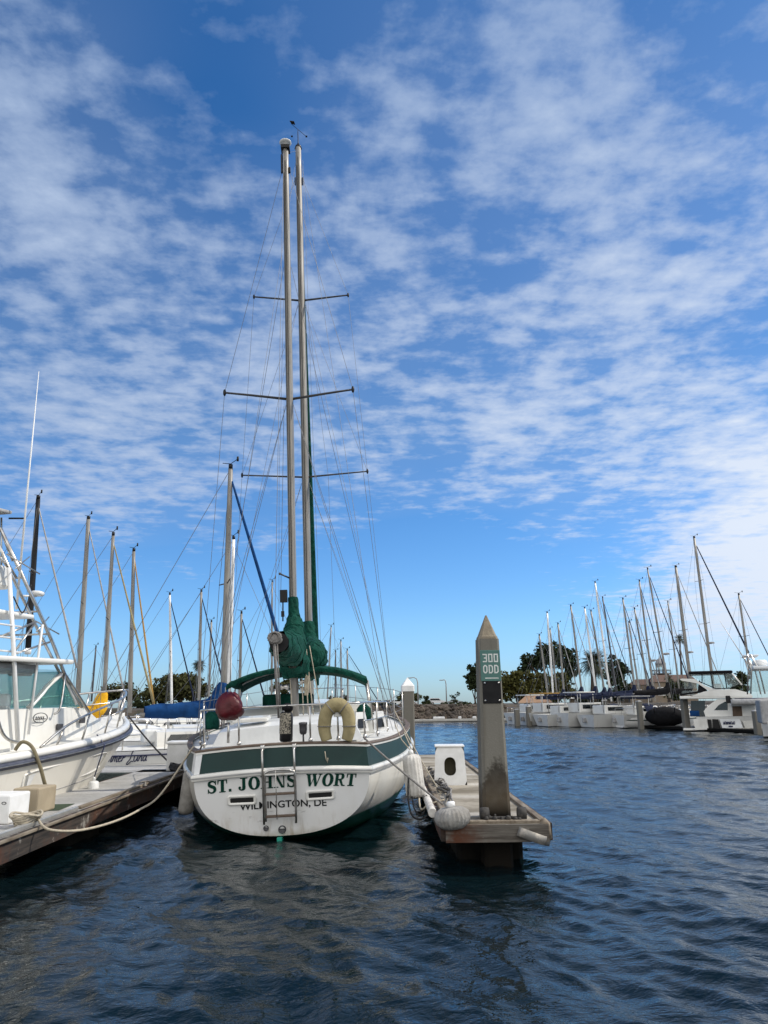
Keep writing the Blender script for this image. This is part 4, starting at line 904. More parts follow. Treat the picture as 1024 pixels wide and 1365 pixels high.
# left dock
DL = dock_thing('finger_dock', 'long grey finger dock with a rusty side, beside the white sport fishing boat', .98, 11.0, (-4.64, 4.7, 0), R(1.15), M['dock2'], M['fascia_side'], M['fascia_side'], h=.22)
ds = 4.7
def dl(x, y, z): return Vector((-4.64, 4.7, 0)) + rotz(R(1.15)) @ Vector((x, y, z))
b = MB(); b.bbox((.955, 2.7, .473), (.06, 4.6, .045), .008); b.build('metal_edge', mat('bright_aluminium', (.6, .6, .58), .35, .7), DL)
b = MB(); b.bbox((1.055, 5.5, .435), (.035, 10.9, .03), .006); b.build('edge_board', M['edge'], DL)
b = MB(); b.bbox((.95, 8.0, .468), (.06, 5.8, .035), .006); b.build('edge_board', M['edge'], DL)
b = MB(); b.add([(.35, 4.95, .4545), (.75, 5.0, .4545), (.7, 5.65, .4545), (.42, 5.6, .4545)], [(0, 1, 2, 3)]); b.build('green_patch', mat('green_turf', (.035, .06, .025), .95, col2=(.02, .035, .015), scale=30), DL)
b = MB(); b.add([(.12, 4.2, .4585), (.62, 4.1, .4585), (.55, 4.95, .4585), (.3, 5.3, .4585), (.1, 5.0, .4585)], [(0, 1, 2, 3, 4)]); b.build('loose_mat', mat('grey_mat', (.33, .31, .29), .9, col2=(.25, .24, .22), scale=8), DL)
def box_thing(label, c, d, m, rz=0, lid=None, name='dock_box', lid_m=None):
    t = thing(name, label, 'dock box', c, rz)
    b = MB(); b.bbox((0, 0, d[2] / 2), d, .02); b.build('box_body', m, t)
    if lid: b = MB(); b.bbox((0, 0, d[2] + .02), (d[0] + .04, d[1] + .04, .05), .015); b.build('box_lid', lid_m or m, t)
    return t
p = onz(-12, 1100, .452)
t = box_thing('white box with a small oval handle, at the left edge on the grey dock', (p.x, p.y + .25, .452), (.36, .42, .30), M['white_plastic'], R(-4))
b = MB(); b.smooth = True; b.grid([[Vector((.115 + (.028 - k * .008) * math.cos(a), -.212 - k * .004, .215 + (.016 - k * .005) * math.sin(a))) for a in [2 * math.pi * j / 14 for j in range(14)]] for k in range(2)], True, True); b.build('handle', M['black'], t)
p = onz(29, 1086, .452)
box_thing('beige weathered box on the grey dock, right of the white box', (p.x + .02, p.y + .25, .452), (.32, .46, .29), mat('beige_plastic', (.35, .29, .2), .75, col2=(.28, .23, .155), scale=3), R(-2))
def cleat(c, rz, label):
    t = thing('dock_cleat', label, 'cleat', c, rz); b = MB(); b.smooth = True
    b.tube([(-.11, 0, .055), (-.06, 0, .07), (.06, 0, .07), (.11, 0, .055)], [.009, .014, .014, .009], 8); b.build('horn', M['cleat'], t)
    b = MB(); b.lathe([(.045, 0), (.035, .015), (.02, .03), (.02, .065)], 10); b.build('base', M['cleat'], t)
cleat(onz(193, 1048, .46), R(60), 'small grey cleat alone on the far half of the grey left dock')
cp = onz(40, 1100, .46)
cleat(cp, R(80), 'cleat wrapped in pale rope near the bright metal edge of the grey left dock')
RC = thing('rope_coil', 'loose pale coil of rope heaped on the near end of the grey left dock', 'rope', cp)
b = MB(); b.smooth = True
for k in range(6): b.tube([((.09 + .012 * k) * math.cos(a) - .05, (.13 + .01 * k) * math.sin(a), .02 + .018 * k + .015 * math.sin(3 * a + k)) for a in [2 * math.pi * j / 20 for j in range(21)]], .0125, 6)
b.build('coil', M['rope'], RC)
e0 = onz(46, 1105, .46)
rope('long slack pale mooring line looping low beside the grey left dock', smooth_path([cp + Vector((.05, .05, .06)), e0 + Vector((.1, .1, -.02)), at(105, 1107, 8.6), at(150, 1096, 9.2), at(185, 1080, 9.8), at(215, 1058, 10.4), kw(-1.3, .9, 1.17)], 7), .014, M['rope'])
# cross dock beyond the bow of the fishing boat
CD = dock_thing('cross_dock', 'low dock with a green stained side, crossing beyond the bow of the fishing boat', 7.4, 2.2, (-11.1, 15.15, 0), R(.3), M['dock2'], M['fascia_side'], M['fascia_green'], h=.26)
p = onz(238, 1028, .452)
t = box_thing('tall white dock box with a pitched lid, behind the left dock near the sailboat', (p.x, p.y + .35, .452), (.58, .6, .50), M['white_plastic'], R(8), lid=True)
q = MB(); q.bbox((.16, -.302, .25), (.012, .012, .46), .003); q.build('door_seam', M['canvas_grey'], t)
DKR = thing('rope_bundle', 'dark bundle of mooring rope on the far end of the grey left dock', 'rope', onz(236, 1027, .47))
b = MB(); b.smooth = True; rn = random.Random(6)
for k in range(9): b.tube([(.15 * math.cos(a) * rn.uniform(.7, 1), .10 * math.sin(a), .02 + .012 * k + .02 * math.sin(2 * a + k)) for a in [2 * math.pi * j / 12 for j in range(13)]], .018, 6)
b.build('coil', M['rope_dark'], DKR)
rope('grey stern line from the two-masted sailboat to the far end of the left dock', sag(kw(-1.2, 1.0, 1.18), onz(240, 1026, .5), .12), .014, M['rope_grey'])
# ------------------------------------------------------------------ sport fishing boat at the left
F_RZ = R(-12); F_O = Vector((-7.03, 6.9, 0)); FR = rotz(F_RZ)
FB = thing('fishing_boat', 'white sport fishing boat with a metal lookout tower, bow pointing away from the viewer', 'fishing boat', F_O, F_RZ)
FL = 8.8
def fbx(px, py, xl):         # the point of the boat's fore-and-aft plane x = xl seen at a photo pixel, in boat coordinates
    d = FR.transposed() @ ray(px, py); o = FR.transposed() @ (EYE - F_O); t = (xl - o.x) / d.x; return o + d * t
def frail(t): return 1.47 * (1 if t < .45 else max(0, 1 - ((t - .45) / .55) ** 2.7))
def fchine(t): return 1.33 * (1 if t < .35 else max(0, 1 - ((t - .35) / .60) ** 2.1))
def fzr(t): return .86 + .50 * t ** 1.9
def fzc(t): return .06 + .42 * max(0, t - .45) ** 1.5
def fy(t, z):
    u = min(1, max(0, (z - fzc(t)) / (fzr(t) - fzc(t)))); return FL * t - 1.25 * t ** 5 * (1 - u) ** 1.2
def fpt(t, s, side):       # s 0 rail .. 1 chine .. 2 keel
    if s <= 1:
        z = fzr(t) + (fzc(t) - fzr(t)) * s; fl = (1 - s) ** (.85 + .45 * t); x = fchine(t) + (frail(t) - fchine(t)) * fl
    else:
        q = s - 1; z = fzc(t) - .55 * q * (1 - .6 * t); x = fchine(t) * (1 - q)
    return Vector((side * x, fy(t, z), z))
M['fhull'] = hull_side_mat('fishing_hull', (.70, .675, .61), (.02, .03, .05), -.02, (.5, .45, .37))
hb = MB(); hb.smooth = True
for side in (1, -1):
    for s0 in (0, 1):
        rows = [[fpt(i / 40, s0 + j / 10, side) for j in range(11)] for i in range(41)]
        if side < 0: rows = [r[::-1] for r in rows]
        hb.grid(rows)
hb.add([fpt(0, j / 5, 1) for j in range(11)] + [fpt(0, j / 5, -1) for j in range(10, -1, -1)], [tuple(range(22))], False)
FH = hb.build('hull', M['fhull'], FB, fix=True)
def fsweep(prof, name, m, parent, t0=0.0):
    mb = MB(); rows = []
    path = [(i / 40, -1) for i in range(40, int(t0 * 40) - 1, -1)][::-1] + [(i / 40, 1) for i in range(39, int(t0 * 40) - 1, -1)]
    P_ = [fpt(t, 0, s) for t, s in path]
    for i, p in enumerate(P_):
        d = P_[min(i + 1, len(P_) - 1)] - P_[max(i - 1, 0)]; d.z = 0; d.normalize(); o = Vector((-d.y, d.x, 0))
        rows.append([p + o * a + Vector((0, 0, z)) for a, z in prof])
    mb.grid(rows, True, True); return mb.build(name, m, parent, fix=True)
fsweep([(0, -.05), (.035, -.045), (.05, -.015), (.05, 0.01), (.035, .035), (0, .04)], 'rub_rail', mat('navy_rub_rail', (.03, .035, .06), .5, col2=(.06, .065, .09)), FB)
fsweep([(.051, -.012), (.058, -.010), (.058, .003), (.051, .005)], 'rub_rail_insert', M['ss'], FB)
fsweep([(.0, .041), (-.005, .10), (-.04, .135), (-.10, .14), (-.10, .041)], 'toe_rail', M['gel'], FB)
dk = MB(); dk.smooth = True
dk.grid([[Vector((max(0, frail(i / 40) - .09) * j / 8, fpt(i / 40, 0, 1).y - .05 * (i / 40) ** 6, fzr(i / 40) + .10 + .10 * (1 - (j / 8) ** 2) * (i / 40))) for j in range(-8, 9)] for i in range(41)]); dk.build('deck', M['deckw'], FB)
# crease line and moulded recess on the side
ln = MB(); ln.smooth = True
ln.tube([fpt(i / 40, .52, 1) + Vector((.002, 0, 0)) for i in range(41)], .006, 6); ln.build('crease_line', M['canvas_grey'], FH)
def fside(t, s, off=0.0):
    a = fpt(t, s, 1); n = (fpt(t + .01, s, 1) - a).cross(fpt(t, s + .05, 1) - a); n.normalize(); n = n if n.x > 0 else -n; return a + n * off
rc = [( .585 + x * .165, .29 + y * .145) for x, y in rrect(0, 0, .82, 1, .35, 4)]
b = MB(); b.smooth = True; PT = [fside(t, s, .004) for t, s in rc]; b.tube(PT + PT[:1], .014, 6, cap=False); RF = b.build('recess_rim', M['gel'], FH)
b = MB(); PT = [fside(.585 + x * .155, .30 + y * .12, .003) for x, y in rrect(0, 0, .80, 1, .3, 4)]; b.add(PT, [tuple(range(len(PT)))], False); b.build('recess_panel', M['gel2'], RF)
# cabin
def cabring(y, hw, z0, z1, tuck): return [Vector((hw, y, z0)), Vector((hw - tuck, y, z1)), Vector((-(hw - tuck), y, z1)), Vector((-hw, y, z0))]
b = MB(); b.loft([cabring(2.9, 1.08, .9, 1.63, .06), cabring(5.0, 1.08, 1.0, 1.66, .07), cabring(6.05, .98, 1.08, 1.66, .1), cabring(6.9, .80, 1.2, 1.38, .12), cabring(7.4, .55, 1.28, 1.33, .1)], smooth=False)
CB = b.build('cabin', M['gel'], FB, fix=True)
for (px, py) in ((81, 969), (115, 960)):
    q = fbx(px, py, 1.07); b = MB(); b.bbox((q.x - (0.02 if px < 100 else .07), q.y, q.z), (.04, .12, .09), .008); b.build('vent_cover', M['spar_dark'], CB)
q = fbx(53, 957, 1.06); b = MB(); b.smooth = True
b.grid([[Vector((q.x + .012, q.y + r_ * .17 * math.cos(a), q.z + r_ * .075 * math.sin(a))) for a in [2 * math.pi * j / 20 for j in range(20)]] for r_ in (1.0, .86)], False, True); BG = b.build('badge', M['spar_dark'], CB)
b = MB(); 
for k in range(5): b.tube([(q.x + .014, q.y - .10 + k * .04, q.z - .012), (q.x + .014, q.y - .09 + k * .04, q.z + .02)], .008, 5)
b.tube([(q.x + .014, q.y - .12, q.z - .02), (q.x + .014, q.y + .12, q.z - .015)], .007, 5); b.build('badge_script', M['spar_dark'], BG)
# glass and its white frames
gl, gnt, gp = base_mat('teal_window_glass'); gp.inputs['Base Color'].default_value = (.30, .52, .50, 1); gp.inputs['Roughness'].default_value = .03; gp.inputs['Transmission Weight'].default_value = .85; gp.inputs['IOR'].default_value = 1.1; gp.inputs['Specular IOR Level'].default_value = .9
M['teal_glass'] = gl
cl_, cnt, cp_ = base_mat('clear_vinyl'); cp_.inputs['Base Color'].default_value = (.72, .80, .80, 1); cp_.inputs['Roughness'].default_value = .12; cp_.inputs['Transmission Weight'].default_value = .9; cp_.inputs['IOR'].default_value = 1.05
M['vinyl'] = cl_
for sd_ in (1, -1):
    X_ = lambda p, x: Vector((sd_ * x, p.y, p.z))
    A = X_(fbx(45, 941, 1.0), 1.0); B_ = X_(fbx(62, 918, 1.0), .97); C2 = X_(fbx(84, 899, .95), .93); D_ = X_(fbx(103, 939, 1.0), .97)
    b = MB(); b.prism([A, B_, C2, D_], (sd_ * -.012, 0, 0)); b.build('side_window', M['teal_glass'], CB, fix=True)
    b = MB(); b.smooth = True; pth = smooth_path([A + Vector((0, -.1, -.02)), X_(fbx(56, 925, 1.0), .99), B_ + Vector((0, .05, .03)), C2 + Vector((0, 0, .02))], 5)
    b.tube(pth, [(.05, .03)] * len(pth), 8); b.build('window_frame', M['gel'], CB)
    b = MB(); b.smooth = True; b.tube([C2 + Vector((0, .0, .02)), D_ + Vector((0, .02, 0))], .022, 8); b.tube([C2 + Vector((0, .04, .02)), D_ + Vector((sd_ * -.05, .2, -.02))], .018, 8); b.build('windshield_post', M['white_metal'], CB)
Fw = [Vector((s * .95, 5.15, 2.20)) for s in (1, -1)]; Fb = [Vector((s * .93, 6.0, 1.67)) for s in (-1, 1)]
b = MB(); b.prism(Fw + Fb, (0, -.012, .0)); b.build('windshield', M['teal_glass'], CB, fix=True)
cv = MB(); cv.prism([fbx(-40, 941, 1.04), fbx(43, 941, 1.04), fbx(66, 915, 1.0), fbx(80, 893, 1.0), fbx(-40, 889, 1.0)], (-.006, 0, 0)); cv.build('clear_curtain', M['vinyl'], CB, fix=True)
# helm and seats behind the curtains
b = MB(); b.bbox((.1, 4.5, 1.35), (1.5, .5, .6), .05); b.bbox((.45, 4.45, 1.74), (.5, .12, .25), .04); b.build('helm_console', M['gel2'], CB)
b = MB(); b.bbox((.5, 3.5, 1.45), (.5, .45, .12), .04); b.bbox((.5, 3.3, 1.75), (.5, .12, .6), .05); b.tube([(.5, 3.5, .9), (.5, 3.5, 1.45)], .05, 10); b.build('helm_seat', M['canvas_grey'], CB)
# hardtop
b = MB(); b.smooth = False
h0 = fbx(97, 885, 1.12)
b.bbox((0, 3.6, h0.z), (2.3, h0.y * 2 - 7.2, .07), .025, Matrix.Rotation(R(1.0), 3, 'X')); HT = b.build('hardtop', M['gel'], FB)
b = MB(); b.bbox((.2, 3.9, h0.z - .10), (1.5, 1.6, .12), .03); b.build('electronics_box', M['canvas_grey'], HT)
b = MB(); b.bbox((.6, 4.75, h0.z - .12), (.3, .2, .14), .03); b.build('spotlight', M['black'], HT)
# tower
TW = MB(); TW.smooth = True
legs = []
def both(fn):
    for s in (1, -1): fn(s)
def mir(v, s): return Vector((s * v.x, v.y, v.z))
Q = lambda px, py, x: fbx(px, py, x)
front_leg = [Q(119, 950, 1.02), Q(86, 898, .98), Q(70, 856, .9), Q(52, 815, .84), Q(0, 703, .62)]
front_leg2 = [Q(109, 943, .95), Q(80, 898, .93), Q(50, 838, .82), Q(22, 780, .74), Q(-6, 716, .6)]
for nm, pth, rr in (('tower_leg', front_leg, .026), ('tower_leg', front_leg2, .022), ('outrigger_pole', [Q(24, 990, 1.12), Q(18, 860, 1.05), Q(12, 757, .78)], .030), ('outrigger_pole', [Q(38, 979, 1.10), Q(53, 860, 1.0), Q(57, 833, .92)], .018)):
    for s in (1, -1):
        b = MB(); b.smooth = True; b.tube([mir(v, s) for v in pth], rr, 8); b.build(nm, M['white_metal'] if nm[0] == 'o' else M['ss'], FB)
# cross braces, rungs
br = MB(); br.smooth = True
for s in (1, -1):
    for a, c in ((Q(0, 849, .9), Q(48, 829, .86)), (Q(48, 829, .86), Q(20, 868, .95)), (Q(18, 872, 1.0), Q(66, 856, .9)), (Q(0, 742, .68), Q(11, 757, .7)), (Q(3, 712, .62), Q(17, 748, .7)), (Q(-2, 730, .6), Q(22, 770, .74))):
        br.tube([mir(a, s), mir(c, s)], .016, 6)
for (px, py, x) in ((52, 815, .84), (30, 770, .74), (66, 845, .88)):
    a = Q(px, py, x); br.tube([a, mir(a, -1)], .016, 6)
br.build('tower_braces', M['ss'], FB)
for (px, py) in ((10, 833), (10, 850), (10, 868)):
    a = Q(px, py, 1.0); b = MB(); b.tube([a + Vector((0, .28, 0)), a + Vector((0, -1.2, 0))], .014, 6); b.build('ladder_rung', M['white_metal'], FB)
z1 = Q(48, 824, .9); b = MB(); b.bbox((0, z1.y - .95, z1.z + .02), (1.75, 1.9, .06), .02); b.build('lower_platform', M['gel'], FB)
z2 = Q(20, 772, .55); b = MB(); b.bbox((0, z2.y - .65, z2.z), (1.1, 1.2, .34), .05); UB = b.build('upper_station', M['gel'], FB)
b = MB(); b.bbox((.45, z2.y - .95, z2.z), (.22, .34, .2), .02); b.build('instrument_panel', M['black'], UB)
z3 = Q(12, 690, .5); b = MB(); b.bbox((0, z3.y - .8, z3.z + .02), (1.1, 1.6, .05), .015, Matrix.Rotation(R(4), 3, 'X')); b.build('sunshade', M['canvas_grey'], FB)
for s in (1, -1):
    b = MB(); b.tube([mir(Q(2, 760, .5), s), mir(Q(2, 690, .45), s)], .015, 6); b.build('sunshade_post', M['ss'], FB)
rdp = Q(49, 792, .55); b = MB(); b.smooth = True; b.lathe([(.02, -.03), (.10, -.025), (.115, 0), (.11, .03), (.06, .05), (.0, .052)], 18, rdp); b.tube([rdp + Vector((-.1, -.25, -.06)), rdp + Vector((0, 0, -.03))], .02, 6); b.build('radar_dome', M['white_plastic'], FB)
a0 = Q(22, 812, .75); b = MB(); b.smooth = True; a1 = Q(38, 640, .75); a2 = Q(52, 495, .75); b.tube([a0, a1, a2], [.018, .013, .005], 7); b.build('whip_antenna', M['white_plastic'], FB)
b = MB(); b.tube([Q(34, 691, .75), Q(12, 691, .5)], .014, 6); b.build('antenna_bracket', M['black'], FB)
for (px, py, d) in ((31, 751, 16), (58, 833, 18)):
    c = Q(px, py, .85); b = MB(); b.tube([c + Vector((.1, -.28, -.13)), c + Vector((-.1, .25, .15))], .01, 6); b.tube([c + Vector((.1, .26, -.12)), c + Vector((-.1, -.24, .1))], .01, 6); b.build('outrigger_spreader', M['ss'], FB)
b = MB(); b.smooth = True; wp = [Q(18, 795, .8), Q(24, 808, .85), Q(30, 817, .9), Q(36, 806, .85), Q(39, 795, .8)]; b.tube(smooth_path(wp, 4), .010, 6); b.build('cable_loop', M['black'], FB)
# bow rail
rl = MB(); rl.smooth = True; rp = []
for t in (.50, .56, .64, .74, .84, .93, .99):
    p = fpt(t, 0, 1); rp.append((t, Vector((p.x - .10 * (1 - t * .4), p.y - .10, p.z + .14)), {.50: .0, .56: .22, .64: .36, .74: .44, .84: .48, .93: .5, .99: .5}[t]))
path = [p + Vector((0, 0, h)) for _, p, h in rp]
rl.tube(smooth_path(path + [Vector((0, FL + .02, path[-1].z))] + [mir(v, -1) for v in path[::-1]], 5), .019, 8); rl.build('bow_rail', M['ss'], FB)
rl = MB(); rl.smooth = True; low = [p + Vector((0, 0, h * .55)) for _, p, h in rp[3:]]
rl.tube(low + [Vector((0, FL - .02, low[-1].z))] + [mir(v, -1) for v in low[::-1]], .012, 6); rl.build('mid_rail', M['ss'], FB)
for s in (1, -1):
    for i in (1, 2, 3, 4, 5, 6):
        p, h = rp[i][1], rp[i][2]; b = MB(); b.tube([mir(p + Vector((0, -.16, -.04)), s), mir(p + Vector((0, 0, h)), s)], .016, 6); b.build('rail_stanchion', M['ss'], FB)
gr_ = MB(); gr_.smooth = True; g0 = Q(72, 952, 1.08); gr_.tube(smooth_path([g0, Q(80, 945, 1.12), Q(85, 915, 1.05), Q(87, 898, 1.0)], 4), .016, 7); gr_.build('grab_rail', M['ss'], FB)
gr_ = MB(); gr_.smooth = True; gr_.tube(smooth_path([Q(-8, 940, 1.2), Q(1, 972, 1.2), Q(10, 985, 1.2), Q(24, 990, 1.15)], 5), .022, 8); gr_.build('cockpit_rail', M['ss'], FB)
bpy.context.view_layer.update()
fw = lambda v: FB.matrix_basis @ Vector(v)
# hose from its deck to the dock, fender and lines
hp = smooth_path([fw(Q(20, 1000, 1.25)), fw(Q(30, 989, 1.32)), fw(Q(43, 996, 1.45)), fw(Q(53, 1020, 1.56)), fw(Q(60, 1045, 1.58)), onz(66, 1062, .47)], 6)
o = MB(); o.smooth = True; o.tube(hp, .024, 8); tag(o.build('water_hose', mat('olive_hose', (.19, .16, .09), .7, col2=(.12, .10, .06), scale=10)), 'thick olive hose hanging over the side of the sport fishing boat', 'hose')
ffp = fw(fside(.66, .42, .13)); ftop = ffp.z
ff = fender((ffp.x, ffp.y, ffp.z - .42), .085, .36, 'white teardrop fender hanging on a dark line from the bow of the sport fishing boat', M['white_plastic'], M['white_plastic'])
b = MB(); b.tube([ffp + Vector((0, 0, -.02)), fw(fside(.66, -.02, .06)), fw(fpt(.66, 0, 1) + Vector((-.08, 0, .16)))], .010, 6); o = b.build('lanyard', M['navy_letter']); o.parent = ff; o.matrix_parent_inverse = ff.matrix_basis.inverted()
rope('dark bow line of the fishing boat running down to the rope bundle on the dock', sag(fw((0.12, FL - .12, 1.5)), onz(234, 1024, .5), .05), .016, M['rope_dark'])
# ------------------------------------------------------------------ boats behind, each a thing of its own
HULLS = {}
def hull_mats(top, boot=(.02, .03, .06), nm='w'):
    k = 'hull_' + nm
    if k not in M: M[k] = hull_side_mat('far_hull_' + nm, top, boot, .05)
    return M[k]
def sb_pt(L, B, fb, t, s, side):
    b = B * (.62 + .38 * math.sin(min(1, t / .45) * math.pi / 2)) if t < .45 else B * max(0, 1 - ((t - .45) / .55) ** 2.2) ** .9
    zr = fb * (.9 + .35 * t * t); zk = -.25 + .22 * (1 - min(1, t / .3)) + .2 * t ** 3
    a = s * math.pi / 2; x = b * max(0, math.cos(a)) ** .85; z = zr - (zr - zk) * math.sin(a) ** .85
    u = (z - zk) / (zr - zk); y = L * t - .13 * L * t ** 4 * (1 - u) + (1 - t) ** 8 * .28 * fb * (z - fb * .5)
    return Vector((side * x, y, z))
def sailboat(label, base, top, hd, Y, L=7.2, B=1.25, fb=.75, r=.055, hull='w', mast_m='alu', stay=None, stay_r=.035, boom=None, spr=((.5, .55),), radar=False, group=None, aft=True, cabin=True, detail=1, stay_to=None, r_frac=.97, bow_sign=1, white_foot=False, backstay=True, dodger=None, boom_l=None, boom_z=None):
    """base/top: photo pixels of mast foot and masthead, both at depth Y; hd: heading of the bow (unit vector in plan)"""
    b0 = at(base[0], base[1], Y); t0 = at(top[0], top[1], Y); hd = Vector((hd[0], hd[1])).normalized()
    rz = math.atan2(-hd.x, hd.y); ms = .56 * L
    org = Vector((b0.x - hd.x * ms, b0.y - hd.y * ms, 0))
    S = thing('sailboat', label, 'sailboat', org, rz, group)
    inv = rotz(-rz); lo = lambda v: inv @ (Vector(v) - org)
    h = MB(); h.smooth = True
    for side in (1, -1):
        rows = [[sb_pt(L, B, fb, i / 20, j / 9, side) for j in range(10)] for i in range(21)]
        if side < 0: rows = [q[::-1] for q in rows]
        h.grid(rows)
    h.add([sb_pt(L, B, fb, 0, j / 9, 1) for j in range(10)] + [sb_pt(L, B, fb, 0, j / 9, -1) for j in range(8, -1, -1)], [tuple(range(19))], False)
    tops = {'w': (.68, .68, .66), 'navy': (.018, .025, .05), 'cream': (.6, .57, .5), 'black': (.012, .012, .014)}
    HU = h.build('hull', hull_mats(tops[hull], nm=hull), S, fix=True)
    if hull == 'w' and group is not None and int(top[0]) % 3 != 0:
        q = MB(); q.smooth = True
        for side in (1, -1): q.tube([sb_pt(L, B, fb, i / 20, .10, side) + Vector((side * .006, 0, 0)) for i in range(21)], [(.012, .035)] * 21, 6)
        q.build('sheer_stripe', M['navy_letter'] if int(top[0]) % 3 == 1 else M['band'], HU)
    d = MB(); d.smooth = True
    d.grid([[Vector((sb_pt(L, B, fb, i / 16, 0, 1).x * j / 4 * .98, sb_pt(L, B, fb, i / 16, 0, 1).y, sb_pt(L, B, fb, i / 16, 0, 1).z + .015 + .04 * (1 - (j / 4) ** 2))) for j in range(-4, 5)] for i in range(17)]); d.build('deck', M['deckw'], S)
    if cabin:
        c = MB(); cw = B * .62
        def cr(y, w, z): return [Vector((w, y, fb * .9)), Vector((w * .86, y, z)), Vector((w * .4, y, z + .05)), Vector((-w * .4, y, z + .05)), Vector((-w * .86, y, z)), Vector((-w, y, fb * .9))]
        zt = fb + .34 * L / 7
        c.loft([cr(.30 * L, cw, zt), cr(.5 * L, cw, zt), cr(.66 * L, cw * .75, zt - .06), cr(.76 * L, cw * .4, fb + .08)], smooth=False); CA = c.build('cabin', M['gel'], S, fix=True)
        for k in (0, 1):
            for s in (1, -1):
                w = MB(); y0 = L * (.335 + .14 * k); xx = cw * .95
                w.prism([(s * (xx + .012), y0, fb + .12), (s * (xx + .012), y0 + L * .11, fb + .12), (s * (xx - .03 + .012), y0 + L * .105, fb + .25), (s * (xx - .03 + .012), y0 + L * .012, fb + .25)], (s * .006, 0, 0)); w.build('window', M['glass'], CA, fix=True)
    m = MB(); m.smooth = True; a = lo(b0); z = lo(t0); H = (z - a).length
    m.tube([a + (z - a) * (i / 6) for i in range(7)], [(r, r * 1.3)] * 4 + [(r * .95, r * 1.2), (r * .85, r * 1.1), (r * .75, r)], 10); MA = m.build('mast', M[mast_m], S)
    if white_foot: m = MB(); m.lathe([(r * 1.4, 0), (r * 1.4, .2)], 10, a); m.build('mast_collar', M['white_plastic'], MA)
    wire_l = []
    sl = lambda f: a + (z - a) * f
    tips = []
    for f, hl in spr:
        c = sl(f); s_ = MB(); s_.tube([c + Vector((-hl, -.06, .03)), c, c + Vector((hl, -.06, .03))], .017, 6); s_.build('spreader', M['spar_dark'], MA); tips.append((c, hl))
    for s in (1, -1):
        cp = Vector((s * B * .93, a.y - .05, fb)); wire_l.append([sl(.985)] + [c + Vector((s * hl, -.06, .03)) for c, hl in tips[::-1]] + [cp])
        if tips: wire_l.append([sl(spr[0][0] - .01), cp + Vector((0, -.3, 0))])
    stern = Vector((0, .1, fb)); bow = sb_pt(L, B, fb, 1, 0, 1) + Vector((0, -.1, .1))
    if stay_to is not None: bow = lo(at(stay_to[0], stay_to[1], Y)); 
    if backstay: wire_l.append([z, stern])
    wr = MB()
    for pth in wire_l: wr.tube(pth, .006 + Y * .00005, 4, cap=False)
    wr.build('rigging', M['wire'], MA)
    fs_ = MB(); fs_.tube([sl(r_frac), bow], .007, 4); fs_.build('forestay', M['wire'], MA)
    if stay:
        q = MB(); q.smooth = True; p0 = sl(r_frac).lerp(bow, .03); p1 = sl(r_frac).lerp(bow, .94)
        q.tube([p0.lerp(p1, i / 8) for i in range(9)], [stay_r * (.55 + .55 * (i / 8) ** .7) for i in range(9)], 8); q.build('furled_headsail', M[stay], S)
    mh = MB(); mh.tube([z, z + Vector((0, 0, .12))], r * .9, 8); mh.tube([z + Vector((-.22, -.16, .2)), z + Vector((0, 0, .14)), z + Vector((.24, .12, .22))], .010, 5); mh.tube([z + Vector((.24, .12, .16)), z + Vector((.24, .12, .28))], .03, 6); mh.build('masthead_vane', M['black'], MA)
    if radar:
        c = sl(.33); q = MB(); q.smooth = True; q.lathe([(.05, -.04), (.2, -.03), (.21, .05), (.12, .09), (0, .1)], 14, c + Vector((0, .32, 0))); q.tube([c, c + Vector((0, .3, -.05))], .03, 6); q.build('radar_dome', M['canvas_grey'], MA)
    if boom:
        bz = a.z + .25 if cabin else fb + .7; bz = boom_z or max(bz, fb + .62); e = Vector((0, a.y - (boom_l or .40 * L), bz + .02)); g = Vector((0, a.y, bz))
        q = MB(); q.smooth = True; q.tube([e, g], .045, 8); BO = q.build('boom', M['alu'], S)
        o_ = cover([e + Vector((0, .1, .06)), e.lerp(g, .4) + Vector((0, 0, .09)), e.lerp(g, .8) + Vector((0, 0, .14)), g + Vector((0, -.12, .3)), g + Vector((0, -.03, .75))], [(.10, .13), (.14, .18), (.15, .22), (.14, .26), (.08, .1)], 'sail_cover', M[boom], BO, n=12, seed=int(Y * 3))
    if aft and detail:
        q = MB(); q.smooth = True; w = B * .6
        q.tube(smooth_path([(-w * 1.3, .2 * L, fb + .5), (-w, .12, fb + .52), (w, .12, fb + .52), (w * 1.3, .2 * L, fb + .5)], 3), .018, 5)
        for x, y in ((-w, .12), (w, .12), (-w * 1.25, .18 * L), (w * 1.25, .18 * L)): q.tube([(x, y, fb * .9), (x, y, fb + .51)], .016, 5)
        q.build('stern_rail', M['ss'], S)
        q = MB(); q.smooth = True
        q.tube(smooth_path([(-B * .4, .86 * L, fb * 1.2 + .45), (-.1, L, fb * 1.25 + .48), (.1, L, fb * 1.25 + .48), (B * .4, .86 * L, fb * 1.2 + .45)], 3), .016, 5)
        for x, y in ((-B * .38, .87 * L), (B * .38, .87 * L), (-.12, .98 * L), (.12, .98 * L)): q.tube([(x, y, fb), (x, y, fb * 1.22 + .46)], .015, 5)
        q.build('bow_rail', M['ss'], S)
    if dodger:
        q = MB(); q.smooth = True; zz_ = fb + .3
        q.grid([[Vector((B * .62 * math.cos(w), .30 * L + y, zz_ + hh * math.sin(w))) for w in [math.pi * j / 10 for j in range(11)]] for y, hh in ((-.5, .48), (0, .52), (.35, .42), (.7, .05))]); q.build('dodger', M[dodger], S)
    return S
